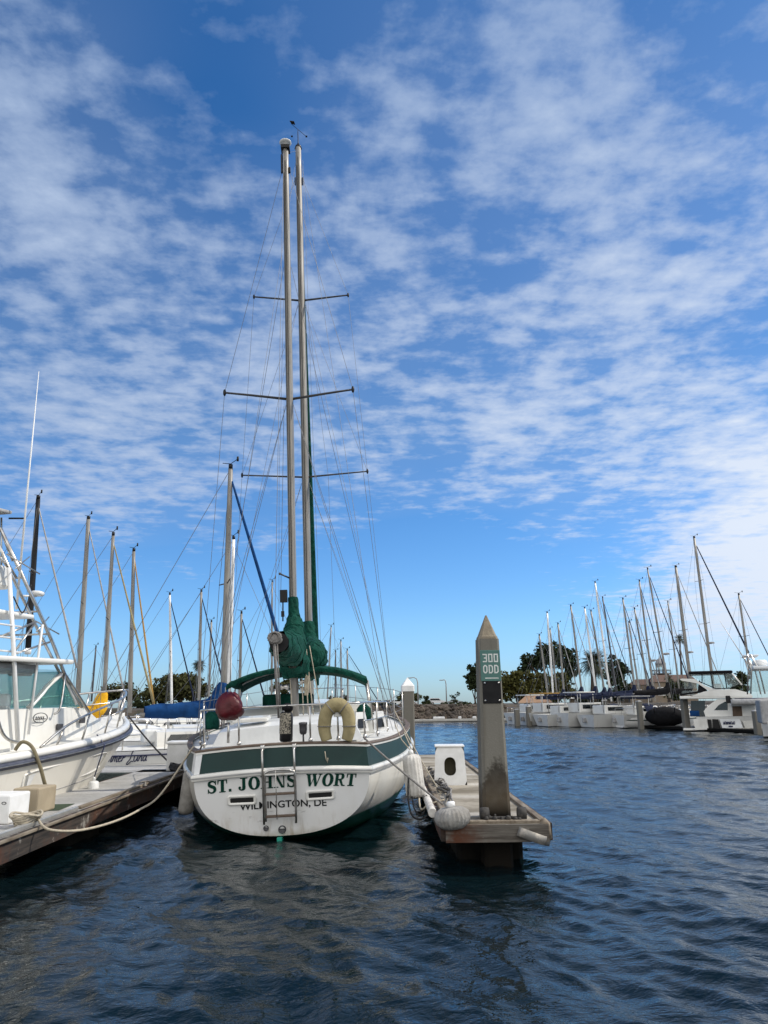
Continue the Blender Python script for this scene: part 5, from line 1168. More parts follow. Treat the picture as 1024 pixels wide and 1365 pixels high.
# --- left-hand rows: hulls lie across the picture, bows to the right
HDL = (.95, .31)
GL = 'sailboats moored in rows behind the fishing boat'
LU = sailboat('small white sailboat with a cursive name on its side and blue boom cover', (297, 957), (307.5, 625), (.90, .44), 18.9, L=6.3, B=1.15, fb=.80, r=.062, stay='canvas_blue', stay_r=.05, boom='canvas_blue', spr=((.52, .55),), stay_to=(388, 905), boom_l=1.95, boom_z=1.47)
lb = MB()
# cursive name on the side: drawn as pen strokes
def script(word):
    G = {'S': [[(.55, .85), (.35, 1.0), (.15, .85), (.3, .6), (.45, .35), (.25, .05), (.0, .15)]], 'u': [[(0, .5), (.03, .1), (.2, .05), (.33, .5)], [(.33, .5), (.34, .1), (.45, .05)]],
         'm': [[(0, .05), (.06, .5)], [(.06, .42), (.2, .52), (.22, .05)], [(.22, .4), (.36, .52), (.4, .05), (.5, .1)]], 'e': [[(0, .28), (.2, .36), (.16, .52), (.03, .4), (.05, .1), (.18, .04), (.32, .16)]],
         'r': [[(0, .05), (.07, .5), (.1, .38), (.27, .5)]], 'L': [[(.3, 1.0), (.2, .9), (.16, .3), (.0, .0), (-.06, -.2), (.06, -.25), (.3, .02), (.5, .0)]],
         'n': [[(0, .05), (.06, .5)], [(.06, .4), (.22, .52), (.25, .08), (.36, .1)]], 'a': [[(.26, .46), (.1, .52), (0, .28), (.08, .06), (.2, .1), (.28, .5)], [(.28, .5), (.28, .1), (.4, .12)]]}
    adv = {'S': .6, 'u': .46, 'm': .52, 'e': .33, 'r': .3, 'L': .5, 'n': .38, 'a': .42, ' ': .3}
    x = 0; out = []
    for ch in word:
        for st in G.get(ch, []): out.append([(x + px + .18 * py, py) for px, py in sp2(st, 4)])
        x += adv[ch]
    return out, x
sts, sw_ = script('Summer Luna'); hh = .22; x0 = .58
def lun(x, y, o=0):      # starboard side of the hull, reading stern to bow
    yy = x0 + x; t = yy / 6.3; best = None
    for j in range(40):
        p = sb_pt(6.3, 1.15, .80, t, j / 60, 1)
        if best is None or abs(p.z - (.52 + y)) < abs(best.z - (.52 + y)): best = p
    return Vector((best.x + .010 + o, yy, .52 + y))
for k, st in enumerate(sts): strip(lb, [(px * hh, py * hh) for px, py in st], .021, lun, (k % 4) * .0006)
lb.build('boat_name', M['navy_letter'], [o for o in LU.children if o.name.startswith('hull')][0])
for y_ in (.9, 2.0, 3.2, 4.4):
    qs = MB(); qs.tube([(sb_pt(6.3, 1.15, .8, y_ / 6.3, 0, 1).x - .06, y_, .75), (sb_pt(6.3, 1.15, .8, y_ / 6.3, 0, 1).x - .06, y_, 1.32)], .012, 6); qs.build('stanchion', M['ss'], LU)
qs = MB(); qs.tube([(sb_pt(6.3, 1.15, .8, y_ / 6.3, 0, 1).x - .06, y_, 1.31) for y_ in (.3, .9, 2.0, 3.2, 4.4, 5.4)], .006, 5); qs.build('lifeline', M['wire'], LU)
qs = MB(); qs.bbox((.1, 1.9, 1.02), (.6, .5, .3), .05); qs.build('hatch_garage', M['gel2'], LU)
qs = MB(); qs.bbox((-.3, .5, 1.0), (.22, .3, .5), .06); qs.build('outboard', M['canvas_grey'], LU)
qb = MB(); qb.smooth = True; qb.tube([sb_pt(6.3, 1.15, .8, i / 20, .04, 1) + Vector((.012, 0, 0)) for i in range(20)], .016, 6); qb.build('rub_rail', M['navy_letter'], LU)
sailboat('sailboat with a black mast and pale grey furled headsail, left behind the lookout tower', (37, 872), (51, 665), HDL, 26, L=7.0, r=.075, mast_m='black', stay='canvas_grey', group=GL, stay_to=(106, 905), white_foot=True)
sailboat('sailboat with tall grey mast and light grey furled headsail, right of the black mast', (104, 925), (118, 692), HDL, 30, L=7.2, r=.078, stay='canvas_grey', group=GL, stay_to=(170, 945))
sailboat('sailboat with a bright yellow sail cover, ahead of the fishing boat bow', (138, 945), (151, 714), HDL, 25, L=6.6, r=.055, stay='canvas_cream', group=GL, stay_to=(208, 950), boom='canvas_yellow', boom_l=1.0, boom_z=1.42)
sailboat('sailboat with tan furled headsail, third grey mast from the black mast', (173, 950), (178.5, 735), HDL, 28, L=6.6, r=.062, stay='canvas_tan', group=GL, stay_to=(207, 952), r_frac=.985)
sailboat('sailboat with navy furled headsail, its thin white mast before the wide umbrella pine', (229, 948), (226.5, 793), HDL, 38, L=7.2, r=.052, mast_m='white_metal', stay='canvas_navy', group=GL, stay_to=(262, 945))
sailboat('sailboat whose slim mast stands in front of the small fan palm', (265, 945), (268.5, 789), HDL, 36, L=7.0, r=.055, stay='canvas_navy', group=GL, stay_to=(300, 920))
sailboat('low sailboat with short grey mast between the fan palm and the blue mast cover', (278, 945), (282, 829), HDL, 46, L=7.2, r=.055, group=GL)
sailboat('sailboat with pale second mast just right of the blue covered mast', (304, 945), (311.5, 719), HDL, 25, L=6.5, r=.056, mast_m='white_metal', group=GL)
sailboat('sailboat with grey mast and doubled navy stay, seen left over the green bimini', (319, 945), (322, 818), HDL, 34, L=6.8, r=.05, stay='canvas_navy', group=GL, stay_to=(356, 942))
sailboat('sailboat with a thin mast topped by a flat disc, left of the mizzen boom end', (362, 940), (363, 776), HDL, 40, L=7.0, r=.04, group=GL, radar=False)
sailboat('distant sailboat with leaning thin mast, right of the main sail cover', (436, 940), (441.5, 836), HDL, 52, L=7, r=.04, group=GL, detail=0)
sailboat('distant sailboat with the shortest plain mast right of the main sail cover', (447, 942), (447.5, 869), HDL, 60, L=7, r=.05, group=GL, detail=0, mast_m='spar_dark')
sailboat('distant sailboat with upright grey mast over the green bimini edge', (455, 942), (454.5, 855), HDL, 56, L=7, r=.05, group=GL, detail=0)
sailboat('distant sailboat with dark stay, rightmost mast above the green bimini', (464, 942), (463, 867), HDL, 58, L=7, r=.055, group=GL, detail=0, stay='canvas_navy')
sailboat('distant sailboat with dark leaning mast between black and grey masts at left', (122, 935), (128, 863), HDL, 48, L=7, r=.045, group=GL, detail=0, mast_m='spar_dark')
# --- right-hand row: sterns to the fairway, bows to the right
HDR = (.972, .235)
GR_ = 'sailboats moored stern-out along the right-hand side'
def Yr(px, second=False):
    y = 31.0 / (.97 * (px - 512) / 1000 + .2367); return y * (1.13 if second else 1.0)
RIGHT = [
 ('sailboat with the leftmost short mast of the right row, before the big pine', (731, 930), (719, 847), dict()),
 ('sailboat with white mast second from left, tallest before the big pine', (738, 932), (729.5, 817), dict(stay=None, mast_m='white_metal')),
 ('sailboat with dark blue hull, its plain mast between shaggy palm and right pine', (808, 934), (788, 815), dict(hull='navy', boom='canvas_navy', dodger='canvas_navy')),
 ('sailboat with a cream hull, slim mast left of the lighthouse', (867, 934), (846, 812), dict(hull='cream', boom='canvas_navy', stay='canvas_grey', stay_to=(884, 928))),
 ('sailboat with slim mast close behind the tallest one before the big pine', (743, 930), (733.5, 839), dict(second=True)),
 ('sailboat with pale furled headsail, right edge of the big pine', (753, 935), (744, 832), dict(stay='canvas_grey', stay_to=(772, 925), boom='canvas_navy')),
 ('sailboat with navy sail cover, mast left of the shaggy palm', (777, 932), (761, 808), dict(boom='canvas_navy', stay='canvas_grey', stay_to=(800, 930), dodger='canvas_navy')),
 ('sailboat with white mast standing in front of the shaggy palm', (796, 932), (779.5, 811), dict(boom='canvas_navy', stay='canvas_grey', mast_m='white_metal', stay_to=(818, 925))),
 ('black hulled sailboat with tall pale mast right of the shaggy palm', (815, 935), (793.5, 777), dict(hull='black', boom='canvas_navy', stay='canvas_grey', mast_m='white_metal', stay_to=(836, 925))),
 ('sailboat with a dark mast and dark furled headsail, before the right pine', (823, 930), (803.5, 797), dict(mast_m='spar_dark', stay='canvas_navy', stay_to=(850, 930), second=True)),
 ('sailboat with white hull and navy dodger, mast right of the round-topped pine', (848, 932), (830.5, 799), dict(stay='canvas_navy', stay_to=(873, 928), boom='canvas_navy', dodger='canvas_navy')),
 ('sailboat with second shorter mast beside the one right of the round-topped pine', (853, 930), (838.5, 830), dict(second=True)),
 ('sailboat with radar on its mast, navy headsail crossing before the brown roof', (873, 935), (852.5, 775), dict(radar=True, stay='canvas_navy', stay_to=(895, 925), boom='canvas_navy')),
 ('sailboat with a tall mast standing before the lighthouse tower', (893, 930), (863.5, 759), dict(radar=True, stay='canvas_navy', stay_to=(925, 925), boom='canvas_black', dodger='canvas_navy')),
 ('sailboat with thin short mast beside the tall fan palm', (907, 930), (890.5, 803), dict(second=True, stay='canvas_grey', stay_to=(925, 930))),
 ('sailboat with the thickest mast, right of the tall fan palm', (923, 928), (901, 756), dict(r=.105, radar=True, stay='canvas_grey', stay_to=(970, 930), boom='canvas_black')),
 ('sailboat with the tallest mast of the right row and a long navy headsail stay', (953, 930), (925.5, 717), dict(r=.095, radar=True, stay='canvas_navy', stay_to=(1003, 880), spr=((.45, .6), (.72, .5)), stay_r=.06)),
 ('sailboat with rightmost full mast, crossed by two dark furled stays', (1001, 905), (985, 793), dict(r=.075, stay='canvas_navy', stay_to=(1040, 905))),
 ('sailboat at the right edge showing only a dark leaning stay', (1046, 915), (1030, 790), dict(r=.06, backstay=False)),
]
for lab, base, top, kw_ in RIGHT:
    sec = kw_.pop('second', False); Yb = Yr(base[0], sec)
    if base[0] > 900: Yb = 57.0 - (base[0] - 900) * .03
    kw_.setdefault('r', .052 if sec else .062)
    rr = kw_.pop('r') * Yb / 58
    sailboat(lab, base, top, HDR, Yb, L=6.8, B=1.12, fb=.72, r=max(rr, .045), group=GR_, **kw_)
# dark furled stay leaning the other way near the right edge
s = bpy.data.objects['sailboat.016'] if 'sailboat.016' in bpy.data.objects else None
def hang_stay(label, a, b, Y, m):
    pass
# --- motor yacht with flybridge
YH = Vector((.93, -.367)); yp = Vector((17.35 + .63, 43.6 + 1.6, 0)); YRZ = math.atan2(-YH.x, YH.y); YR = rotz(YRZ)
MY = thing('motor_yacht', 'white motor yacht with flybridge under a black top and clear curtains', 'motor yacht', yp, YRZ)
def ybx(px, py, xl):
    d = YR.transposed() @ ray(px, py); o = YR.transposed() @ (EYE - yp); t = (xl - o.x) / d.x; return o + d * t
X1 = 1.72
def yhull(t, s, side):
    b = X1 * (1 if t < .55 else max(0, 1 - ((t - .55) / .45) ** 2.3)); zr = .78 + .35 * t * t; z = zr + (-.1 - zr) * s; return Vector((side * b * (1 - .12 * s - .3 * s * t), 9.5 * t - 1.2 * t ** 4 * s, z))
h = MB(); h.smooth = True
for side in (1, -1):
    rows = [[yhull(i / 16, j / 5, side) for j in range(6)] for i in range(17)]
    h.grid(rows if side > 0 else [r[::-1] for r in rows])
h.add([yhull(0, j / 5, 1) for j in range(6)] + [yhull(0, j / 5, -1) for j in range(5, -1, -1)], [tuple(range(12))], False)
YHU = h.build('hull', hull_mats((.66, .66, .64), (.01, .012, .015), 'yacht'), MY, fix=True)
b = MB(); b.bbox((0, -.35, .10), (3.2, .8, .12), .03); b.build('swim_platform', M['gel'], MY)
b = MB(); b.grid([[Vector((yhull(i / 16, 0, 1).x * j, yhull(i / 16, 0, 1).y, yhull(i / 16, 0, 1).z + .01)) for j in (-1, 0, 1)] for i in range(17)], False); b.build('deck', M['deckw'], MY)
# side panels read from the flank, at x = X1
yq = lambda px, py, o=.012: ybx(px, py, X1 + o)
def ypanel(pts, m, name, parent, o=.012, th=.02, xl=None):
    P_ = [ybx(px, py, (xl if xl is not None else X1) + o) for px, py in pts]; b = MB(); b.prism(P_, (th, 0, 0)); return b.build(name, m, parent, fix=True)
ypanel([(924, 958.5), (942, 958.5), (945, 972.5), (927, 973)], M['canvas_cream'] if 0 else M['deckw'], 'side_panel', YHU)
ypanel([(949.5, 958.5), (957.5, 959), (961.5, 972.5), (951, 972.5)], M['hole'], 'boarding_gate', YHU)
ypanel([(943, 959), (948, 959), (949, 972.5), (945, 972.5)], M['hole'], 'gate_gap', YHU)
ypanel([(959, 958.5), (986, 958), (992, 974), (964, 974)], M['gel2'], 'name_panel', YHU)
ypanel([(990, 961), (1007, 960), (1010, 974), (995, 975)], M['deckw'], 'side_panel', YHU)
# two lines of small blurred lettering, too small to read
b = MB(); rn = random.Random(5)
for (x0_, x1_, yt, yb, n) in ((964.5, 980, 962.0, 965.8, 8), (971.5, 977, 967.5, 969.2, 4)):
    for k in range(n):
        xa = x0_ + (x1_ - x0_) * k / n; xb = xa + (x1_ - x0_) / n * .78; ym = yt + (yb - yt) * .5
        for seg in (((xa, yt), (xa + .3, yb)), ((xa, (yt if k % 2 else yb)), (xb, (yt if k % 3 else ym))), ((xb, yt), (xb, yb))):
            p0, p1 = [ybx(px, py, X1 + .037) for px, py in seg]; b.tube([p0, p1], .018, 4)
b.build('name_lettering', M['navy_letter'], YHU)
# saloon side, arch window, cockpit opening
XS = X1 - .12
SA = ypanel([(941, 956), (938, 948), (945, 940), (956, 932), (972, 931.5), (985, 931.5), (1006, 936), (1006, 957)], M['gel'], 'saloon_side', MY, xl=XS)
ypanel([(952, 946.5), (958, 940), (966, 935.5), (970, 935), (970, 946.5)], M['glass'], 'arch_window', SA, xl=XS, o=.035)
ypanel([(976, 935), (988, 935), (990, 956), (977, 956)], mat('timber_door', (.10, .06, .035), .6), 'saloon_door', SA, xl=XS, o=.035)
b = MB(); b.bbox((0, 5.2, 1.15), (2.9, 5.4, .75), .12); b.build('saloon', M['gel2'], MY)
b = MB(); b.add([ybx(921, 934, X1 - .5), ybx(940, 934, X1 - .5), ybx(940, 955, X1 - .5), ybx(921, 955, X1 - .5)], [(0, 1, 2, 3)]); b.build('cockpit_curtain', M['glass'], MY, fix=True)
b = MB(); q = ybx(926, 951, X1 - .3); b.bbox(q, (.4, .5, .3), .03); b.build('cooler', M['canvas_blue'], MY)
# flybridge deck, coaming, arch, enclosure and top
za = ybx(906, 930, X1).z; ya = ybx(906, 930, X1).y; yb_ = ybx(1003, 928, X1).y
b = MB(); b.bbox((0, (ya + yb_) / 2, za), (X1 * 2, yb_ - ya, .16), .05); FD = b.build('flybridge_deck', M['gel'], MY)
ypanel([(921, 928), (938, 922), (952, 919.5), (980, 918.5), (1000, 924), (1004, 929)], M['gel'], 'flybridge_side', FD, th=-.1)
ypanel([(930, 921.5), (906, 925), (907, 927.5), (944, 922), (932, 906)], M['canvas_black'], 'aft_dodger', FD, th=-.03, o=-.05)
ypanel([(906, 905), (910, 904.5), (926, 905), (940, 914), (955, 919.5), (945, 921), (930, 911), (908, 907)], M['gel'], 'radar_arch', FD, th=-.08)
ypanel([(911, 907), (926, 908), (934, 914), (930, 918), (912, 918)], M['vinyl'], 'aft_curtain', FD, th=-.01, o=-.06)
ypanel([(909, 921), (930, 920), (927, 926), (909, 927)], M['vinyl'], 'aft_curtain', FD, th=-.01, o=-.06)
En = [(918, 899), (975, 898), (986, 912), (972, 917.5), (954, 918), (934, 907)]
ypanel(En, M['vinyl'], 'clear_curtain', FD, th=-.01, o=-.05)
for a_, c_ in (((936, 898), (936, 909)), ((948, 899), (951, 917)), ((966, 898), (969, 917.5)), ((934, 909), (954, 918)), ((954, 918), (974, 917.5)), ((974, 917.5), (987, 913))):
    b = MB(); b.tube([ybx(*a_, X1 - .03), ybx(*c_, X1 - .03)], .03, 6); b.build('curtain_frame', M['canvas_black'], FD)
b = MB(); b.tube([ybx(976, 898, X1 - .03), ybx(989, 913, X1 - .03)], .05, 6); b.build('windscreen_post', M['gel'], FD)
zt_ = ybx(950, 896, X1 - .1); y0_ = ybx(918, 897, X1 - .1).y; y1_ = ybx(977, 896, X1 - .1).y
b = MB(); b.bbox((0, (y0_ + y1_) / 2, zt_.z), (X1 * 1.9, y1_ - y0_, .16), .07); b.build('black_top', M['canvas_black'], FD)
b = MB(); b.bbox((.5, ybx(955, 912, .5).y, za + .45), (.5, .5, .6), .06); b.build('helm_seat', M['gel2'], FD)
# --- dinghy under a black cover, RIB, neighbour with a tower, all at the right
b0 = onz(890, 972, 0)
DG = thing('covered_dinghy', 'big dinghy under a black cover, hung low at a stern left of the motor yacht', 'dinghy', (b0.x + .3, b0.y + 1.0, 0), YRZ)
b = MB(); b.smooth = True
b.loft([[Vector((w_ * 1.0, y, .72 + hh_ * math.sin(q) + (0.0))) + Vector((r_ * math.cos(q) - w_, 0, 0)) for q in [2 * math.pi * j / 16 for j in range(16)]] for y, w_, hh_, r_ in [(0, 0, .12, .15), (.1, 0, .45, .6), (.6, 0, .6, .75), (1.2, 0, .58, .72), (1.5, 0, .3, .4), (1.55, 0, .1, .1)]])
for v in range(len(b.v)): b.v[v] = (b.v[v][1] - .8, b.v[v][0] * 1.65, b.v[v][2])
b.build('black_cover', M['canvas_black'], DG, fix=True)
b = MB()
for y in (-.6, .6): b.tube([(.4, y, .8), (.9, y, 1.35), (1.3, y, 1.3)], .04, 6)
b.build('davit', M['ss'], DG)
r0 = ybx(974, 936, 2.3)
RB = thing('inflatable_dinghy', 'grey inflatable dinghy slung beside the motor yacht flybridge', 'dinghy', YR @ r0 + yp, YRZ)
b = MB(); b.smooth = True; T_ = smooth_path([(.35, 0, 0), (.38, 1.0, 0), (.3, 1.9, .03), (0, 2.4, .1), (-.3, 1.9, .03), (-.38, 1.0, 0), (-.35, 0, 0)], 5); b.tube(T_, .17, 10); b.build('tube', M['canvas_grey'], RB)
b = MB(); b.bbox((0, .9, -.15), (.55, 1.9, .12), .04); b.build('floor', M['gel2'], RB)
b = MB(); b.bbox((0, .05, .02), (.5, .06, .4), .02); b.bbox((0, -.1, .15), (.22, .25, .4), .05); b.build('outboard', M['black'], RB)
b = MB(); b.tube([(.38, .2, .17), (.4, 1.0, .18), (.32, 1.9, .2)], .025, 6); b.build('grab_line', M['navy_letter'], RB)
t0 = onz(1026, 987, 0)
TB = thing('fishing_boat', 'white boat with a metal lookout tower and clear curtains, at the right edge', 'fishing boat', (t0.x + .5, t0.y + 1.3, 0), YRZ)
TR_ = lambda v: YR.transposed() @ (Vector(v) - Vector(TB.location))
h = MB(); h.smooth = True
for side in (1, -1):
    rows = [[Vector((p.x * .95, p.y, p.z)) for p in [yhull(i / 16, j / 5, side) for j in range(6)]] for i in range(17)]
    h.grid(rows if side > 0 else [r[::-1] for r in rows])
h.build('hull', M['hull_yacht'], TB, fix=True)
def tq(px, py, xl):
    o_ = Vector(TB.location); d = YR.transposed() @ ray(px, py); o = YR.transposed() @ (EYE - o_); t = (xl - o.x) / d.x; return o + d * t
b = MB(); q0 = tq(1012, 935, 1.2); q1 = tq(1050, 935, 1.2); b.bbox((0, (q0.y + q1.y) / 2, 1.15), (2.4, q1.y - q0.y, 1.0), .08); b.build('cabin', M['canvas_grey'], TB)
b = MB(); b.prism([tq(998, 922, 1.2), tq(1034, 922, 1.2), tq(1034, 895, 1.1), tq(1001, 893, 1.1)], (-.01, 0, 0)); b.build('clear_curtain', M['vinyl'], TB, fix=True)
b = MB(); q0 = tq(1004, 890, 1.2); q1 = tq(1040, 890, 1.2); b.bbox((0, (q0.y + q1.y) / 2, q0.z), (2.5, q1.y - q0.y, .14), .04); b.build('hardtop', M['gel2'], TB)
b = MB(); b.smooth = True; q = tq(1013, 884, .6); b.lathe([(.3, -.1), (.32, 0), (.28, .12), (0, .16)], 12, q); b.build('radar_dome', M['gel2'], TB)
for s in (1, -1):
    for pth in ([(1001, 925), (1002, 892), (996, 872)], [(1020, 925), (1012, 892), (1000, 872)]):
        b = MB(); b.tube([mir(tq(px, py, 1.1), s) for px, py in pth], .035, 6); b.build('tower_leg', M['ss'], TB)
b = MB(); q = tq(1001, 874, .6); b.bbox((0, q.y, q.z), (1.6, .6, .07), .02); b.build('tower_platform', M['gel2'], TB)
b = MB(); b.tube([tq(1002, 893, 1.1), tq(960, 828, 1.2)], [.035, .012], 6); b.build('outrigger_pole', M['white_metal'], TB)
# power cruisers at the far end of the right row
def cruiser(label, px, py, L=5.6, group=None, rz=math.atan2(-.972, .235), top='canvas_black', sc=1.0, tower=False):
    p = onz(px, py, 0); c = thing('motor_cruiser', label, 'motor boat', p, rz, group)
    h = MB(); h.smooth = True
    for side in (1, -1):
        rows = [[Vector((q.x * .60 * sc * (1 - .28 * (j / 5)), q.y * L / 9.5 + .25 * (1 - i / 16) ** 3 * (.4 - q.z), q.z * .9 * sc)) for j, q in enumerate([yhull(i / 16, j / 5, side) for j in range(6)])] for i in range(17)]
        h.grid(rows if side > 0 else [r[::-1] for r in rows])
    tr_ = [[Vector((s * q.x * .60 * sc * (1 - .28 * (j / 5)), q.y * L / 9.5 + .25 * (.4 - q.z), q.z * .9 * sc)) for j, q in enumerate([yhull(0, j / 5, 1) for j in range(6)])] for s in (1, -1)]
    h.add(tr_[0] + tr_[1][::-1], [tuple(range(12))], False)
    h.build('hull', hull_mats((.66, .66, .64), (.01, .012, .015), 'yacht'), c, fix=True)
    b = MB(); b.bbox((0, L * .45, .95 * sc), (1.4 * sc, L * .42, .5 * sc), .08); CB_ = b.build('cabin', M['gel'], c)
    for s in (1, -1):
        b = MB(); b.bbox((s * .705 * sc, L * .45, 1.0 * sc), (.02, L * .3, .2 * sc), .008); b.build('window', M['glass'], CB_)
    b = MB(); b.bbox((0, L * .36, 1.72 * sc), (1.5 * sc, L * .34, .07), .025); b.build('canopy', M[top], c)
    for s in (1, -1):
        for y in (.22, .5): b = MB(); b.tube([(s * .68 * sc, L * y, .8 * sc), (s * .68 * sc, L * y, 1.7 * sc)], .022, 6); b.build('canopy_post', M['ss'], c)
    b = MB(); b.bbox((0, -.12, .5), (.2, .26, .34), .06); b.build('outboard', M['canvas_grey'], c)
    return c
GC = 'power boats at the far end of the right row'
cruiser('small white cruiser with an open stern, leftmost in the right row beside the concrete post', 682, 966.5, top='gel', group=GC, sc=1.3, L=4.6)
cruiser('white cruiser with tan canvas top, second from left in the right row', 699, 967.6, top='canvas_tan', group=GC, sc=1.35, L=4.8)
cruiser('white cruiser with black canopy under the leftmost masts of the right row', 722, 968.8, group=GC, sc=1.2, L=4.6)
cruiser('white cruiser with a white hard top, left of the shaggy palm', 748, 969.3, group=GC, top='gel', sc=1.35, L=4.2)
cruiser('white cruiser with navy canopy, in front of the shaggy palm', 782, 970.3, group=GC, top='canvas_navy', L=4.0, sc=1.2)
cruiser('white cruiser with grey canopy, just right of the tall grey post', 822, 970.6, group=GC, top='canvas_grey', L=4.0, sc=1.15)
# --- posts along the right-hand row
for k, (px, y0, y1, lab) in enumerate(((690, 946, 968, 'short grey post among the leftmost boats of the right row'), (706, 942, 968, 'grey post just right of the shortest one in the right row'), (775, 946, 966, 'grey post before the white hulls left of the black hulled sailboat'), (808, 934, 969, 'tall grey post in front of the black hulled sailboat'), (855, 935, 972, 'grey post between white sterns and the covered dinghy'), (916, 931, 974, 'thick grey post at the left end of the motor yacht'), (973, 933, 958, 'grey post before the arch window of the motor yacht'), (1011, 948, 979, 'brown stained post at the right end of the motor yacht'))):
    p = onz(px, max(y1, 966), 0); w = p.y * .0030 * (1.25 if k in (5, 7) else 1); hgt = at(px, y0, p.y).z
    t = thing('mooring_post', lab, 'post', (p.x, p.y, 0), R(13), 'posts along the right-hand row')
    b = MB(); b.loft([pile_ring(w, w * .2, -1.2), pile_ring(w, w * .2, hgt)], smooth=False); b.build('shaft', pile_mat('post_concrete', False) if 'pc' not in M else M['pc'], t, fix=True)
    b = MB(); b.loft([pile_ring(w * 1.02, w * .2, hgt + .002), pile_ring(w * .5, w * .1, hgt + .06)], smooth=False); b.build('cap', M['canvas_grey'], t, fix=True)
DK2 = thing('floating_dock', 'low dark floating dock under the sterns of the right-hand row', 'dock', (11.2, 70.5, 0), math.atan2(-(18.9 - 11.2), (37 - 70.5)))
DK2.rotation_euler = (0, 0, math.atan2(7.4, 33.0))
b = MB(); b.bbox((1.1, -17, .10), (1.2, 36, .16), .03); b.build('deck_slab', M['float'], DK2)
for k in range(9): b = MB(); b.bbox((4.0, -1 - 4 * k, .12), (6.0, .7, .14), .03); b.build('finger', M['dock2'], DK2)
# ------------------------------------------------------------------ far shore, trees, cars, buildings
def earth_mat():
    m, nt, p = base_mat('bank_earth'); p.inputs['Roughness'].default_value = .95
    co = objco(nt)
    c = mixc(nt, ramp(nt, noise(nt, co, .6, 8, .7), [(.4, 0.0), (.6, 1.0)]), (.035, .028, .020), (.075, .056, .04))
    c = mixc(nt, ramp(nt, noise(nt, mapping(nt, co, loc=(9, 3, 1)), 1.8, 5, .7), [(.52, 0.0), (.62, .9)]), c, (.03, .034, .018))
    nt.links.new(c, p.inputs['Base Color']); return m
M['earth'] = earth_mat()
shore = [(-400, 92), (-60, 84), (-20, 77), (5, 75.5), (12, 76), (16.5, 79), (22, 78), (30, 70), (38, 58), (46, 45), (54, 25), (62, 0), (70, -60)]
land = MB(); land.smooth = True
P_ = []
for i in range(len(shore) - 1):
    a = Vector(shore[i]); c = Vector(shore[i + 1]); n = max(2, int((c - a).length / 1.2) if (a.x > -90 and c.y > 10) else 6)
    for k in range(n): P_.append(a.lerp(c, k / n))
P_.append(Vector(shore[-1]))
cen = Vector((120, 300)); rn = random.Random(21); rows = []
prof = [(-.6, -.8), (.3, .05), (.9, .5), (1.6, .95), (2.3, 1.3), (3.2, 1.5), (8, 1.52), (60, 1.5)]
for i, p in enumerate(P_):
    d = P_[min(i + 1, len(P_) - 1)] - P_[max(i - 1, 0)]; d.normalize(); nrm = Vector((-d.y, d.x))
    rows.append([Vector((p.x + nrm.x * q + rn.uniform(-.2, .2) * (q < 4), p.y + nrm.y * q + rn.uniform(-.2, .2) * (q < 4), z + (rn.uniform(-.13, .16) if 0 < q < 5 else 0))) for q, z in prof])
land.grid(rows); o = land.build('far_shore', M['earth']); tag(o, kind='structure')
lg = MB(); lg.add([(-2500, 130, 1.49), (2500, 130, 1.49), (2500, 5000, 1.49), (-2500, 5000, 1.49)], [(0, 1, 2, 3)]); lg.add([(75, -60, 1.47), (2500, -60, 1.47), (2500, 131, 1.47), (75, 131, 1.47)], [(0, 1, 2, 3)]); tag(lg.build('land', M['earth']), kind='structure')
rk = MB(); rn = random.Random(31)
for i in range(900):
    x = rn.uniform(-16, 12); y = np.interp(x, [q[0] for q in shore[:7]], [q[1] for q in shore[:7]]) + .95; t = rn.random(); r = rn.uniform(.10, .30)
    bm = bmesh.new(); bmesh.ops.create_icosphere(bm, subdivisions=1, radius=r)
    for v in bm.verts: v.co = Vector((v.co.x * rn.uniform(.7, 1.3), v.co.y * rn.uniform(.7, 1.2), v.co.z * rn.uniform(.6, 1.0))) + Vector((x, y - .9 + 2.6 * t, .12 + 1.4 * t))
    rk.addbm(bm, False)
o = rk.build('rock_bank', mat('bank_rock', (.085, .066, .050), .95, col2=(.035, .028, .022), scale=.5)); tag(o, kind='stuff', label='brown rocks and dry scrub on the far bank', cat='rocks')
tm = mat('breakwater_top', (.42, .41, .38), .8); 
BW = thing('floating_breakwater', 'thin grey float with white buoys along the foot of the far bank', 'float', (-6, 74.4, 0))
b = MB(); b.bbox((9, 0, .14), (20, .5, .22), .04); b.build('float_deck', tm, BW)
for x, w in ((13.0, .3), (11.0, 1.1), (15.6, 1.2), (14.4, .35)): b = MB(); b.bbox((x, -.05, .36), (w, .3, .22), .06); b.build('white_float', M['white_plastic'], BW)
# ---- foliage
def leaf_mat(name, c1, c2):
    m, nt, p = base_mat(name); p.inputs['Roughness'].default_value = .85; p.inputs['Specular IOR Level'].default_value = .2
    co = objco(nt); geo = nt.nodes.new('ShaderNodeNewGeometry')
    c = mixc(nt, noise(nt, co, 1.1, 4), c1, c2); c = mixc(nt, mth(nt, 'MULTIPLY', geo.outputs['Random Per Island'], .7), c, tuple(v * .55 for v in c1))
    nt.links.new(c, p.inputs['Base Color']); return m
M['pine'] = leaf_mat('pine_needles', (.020, .034, .014), (.040, .055, .020))
M['olive'] = leaf_mat('olive_leaves', (.062, .068, .016), (.105, .095, .026))
M['brown_pine'] = leaf_mat('umbrella_needles', (.045, .052, .017), (.085, .08, .028))
M['bush'] = leaf_mat('bush_leaves', (.028, .040, .016), (.05, .06, .022))
M['palm'] = leaf_mat('palm_fronds', (.035, .045, .016), (.07, .07, .028))
M['bark'] = mat('bark', (.07, .05, .036), .95, col2=(.04, .03, .022), scale=4, bump=.5)
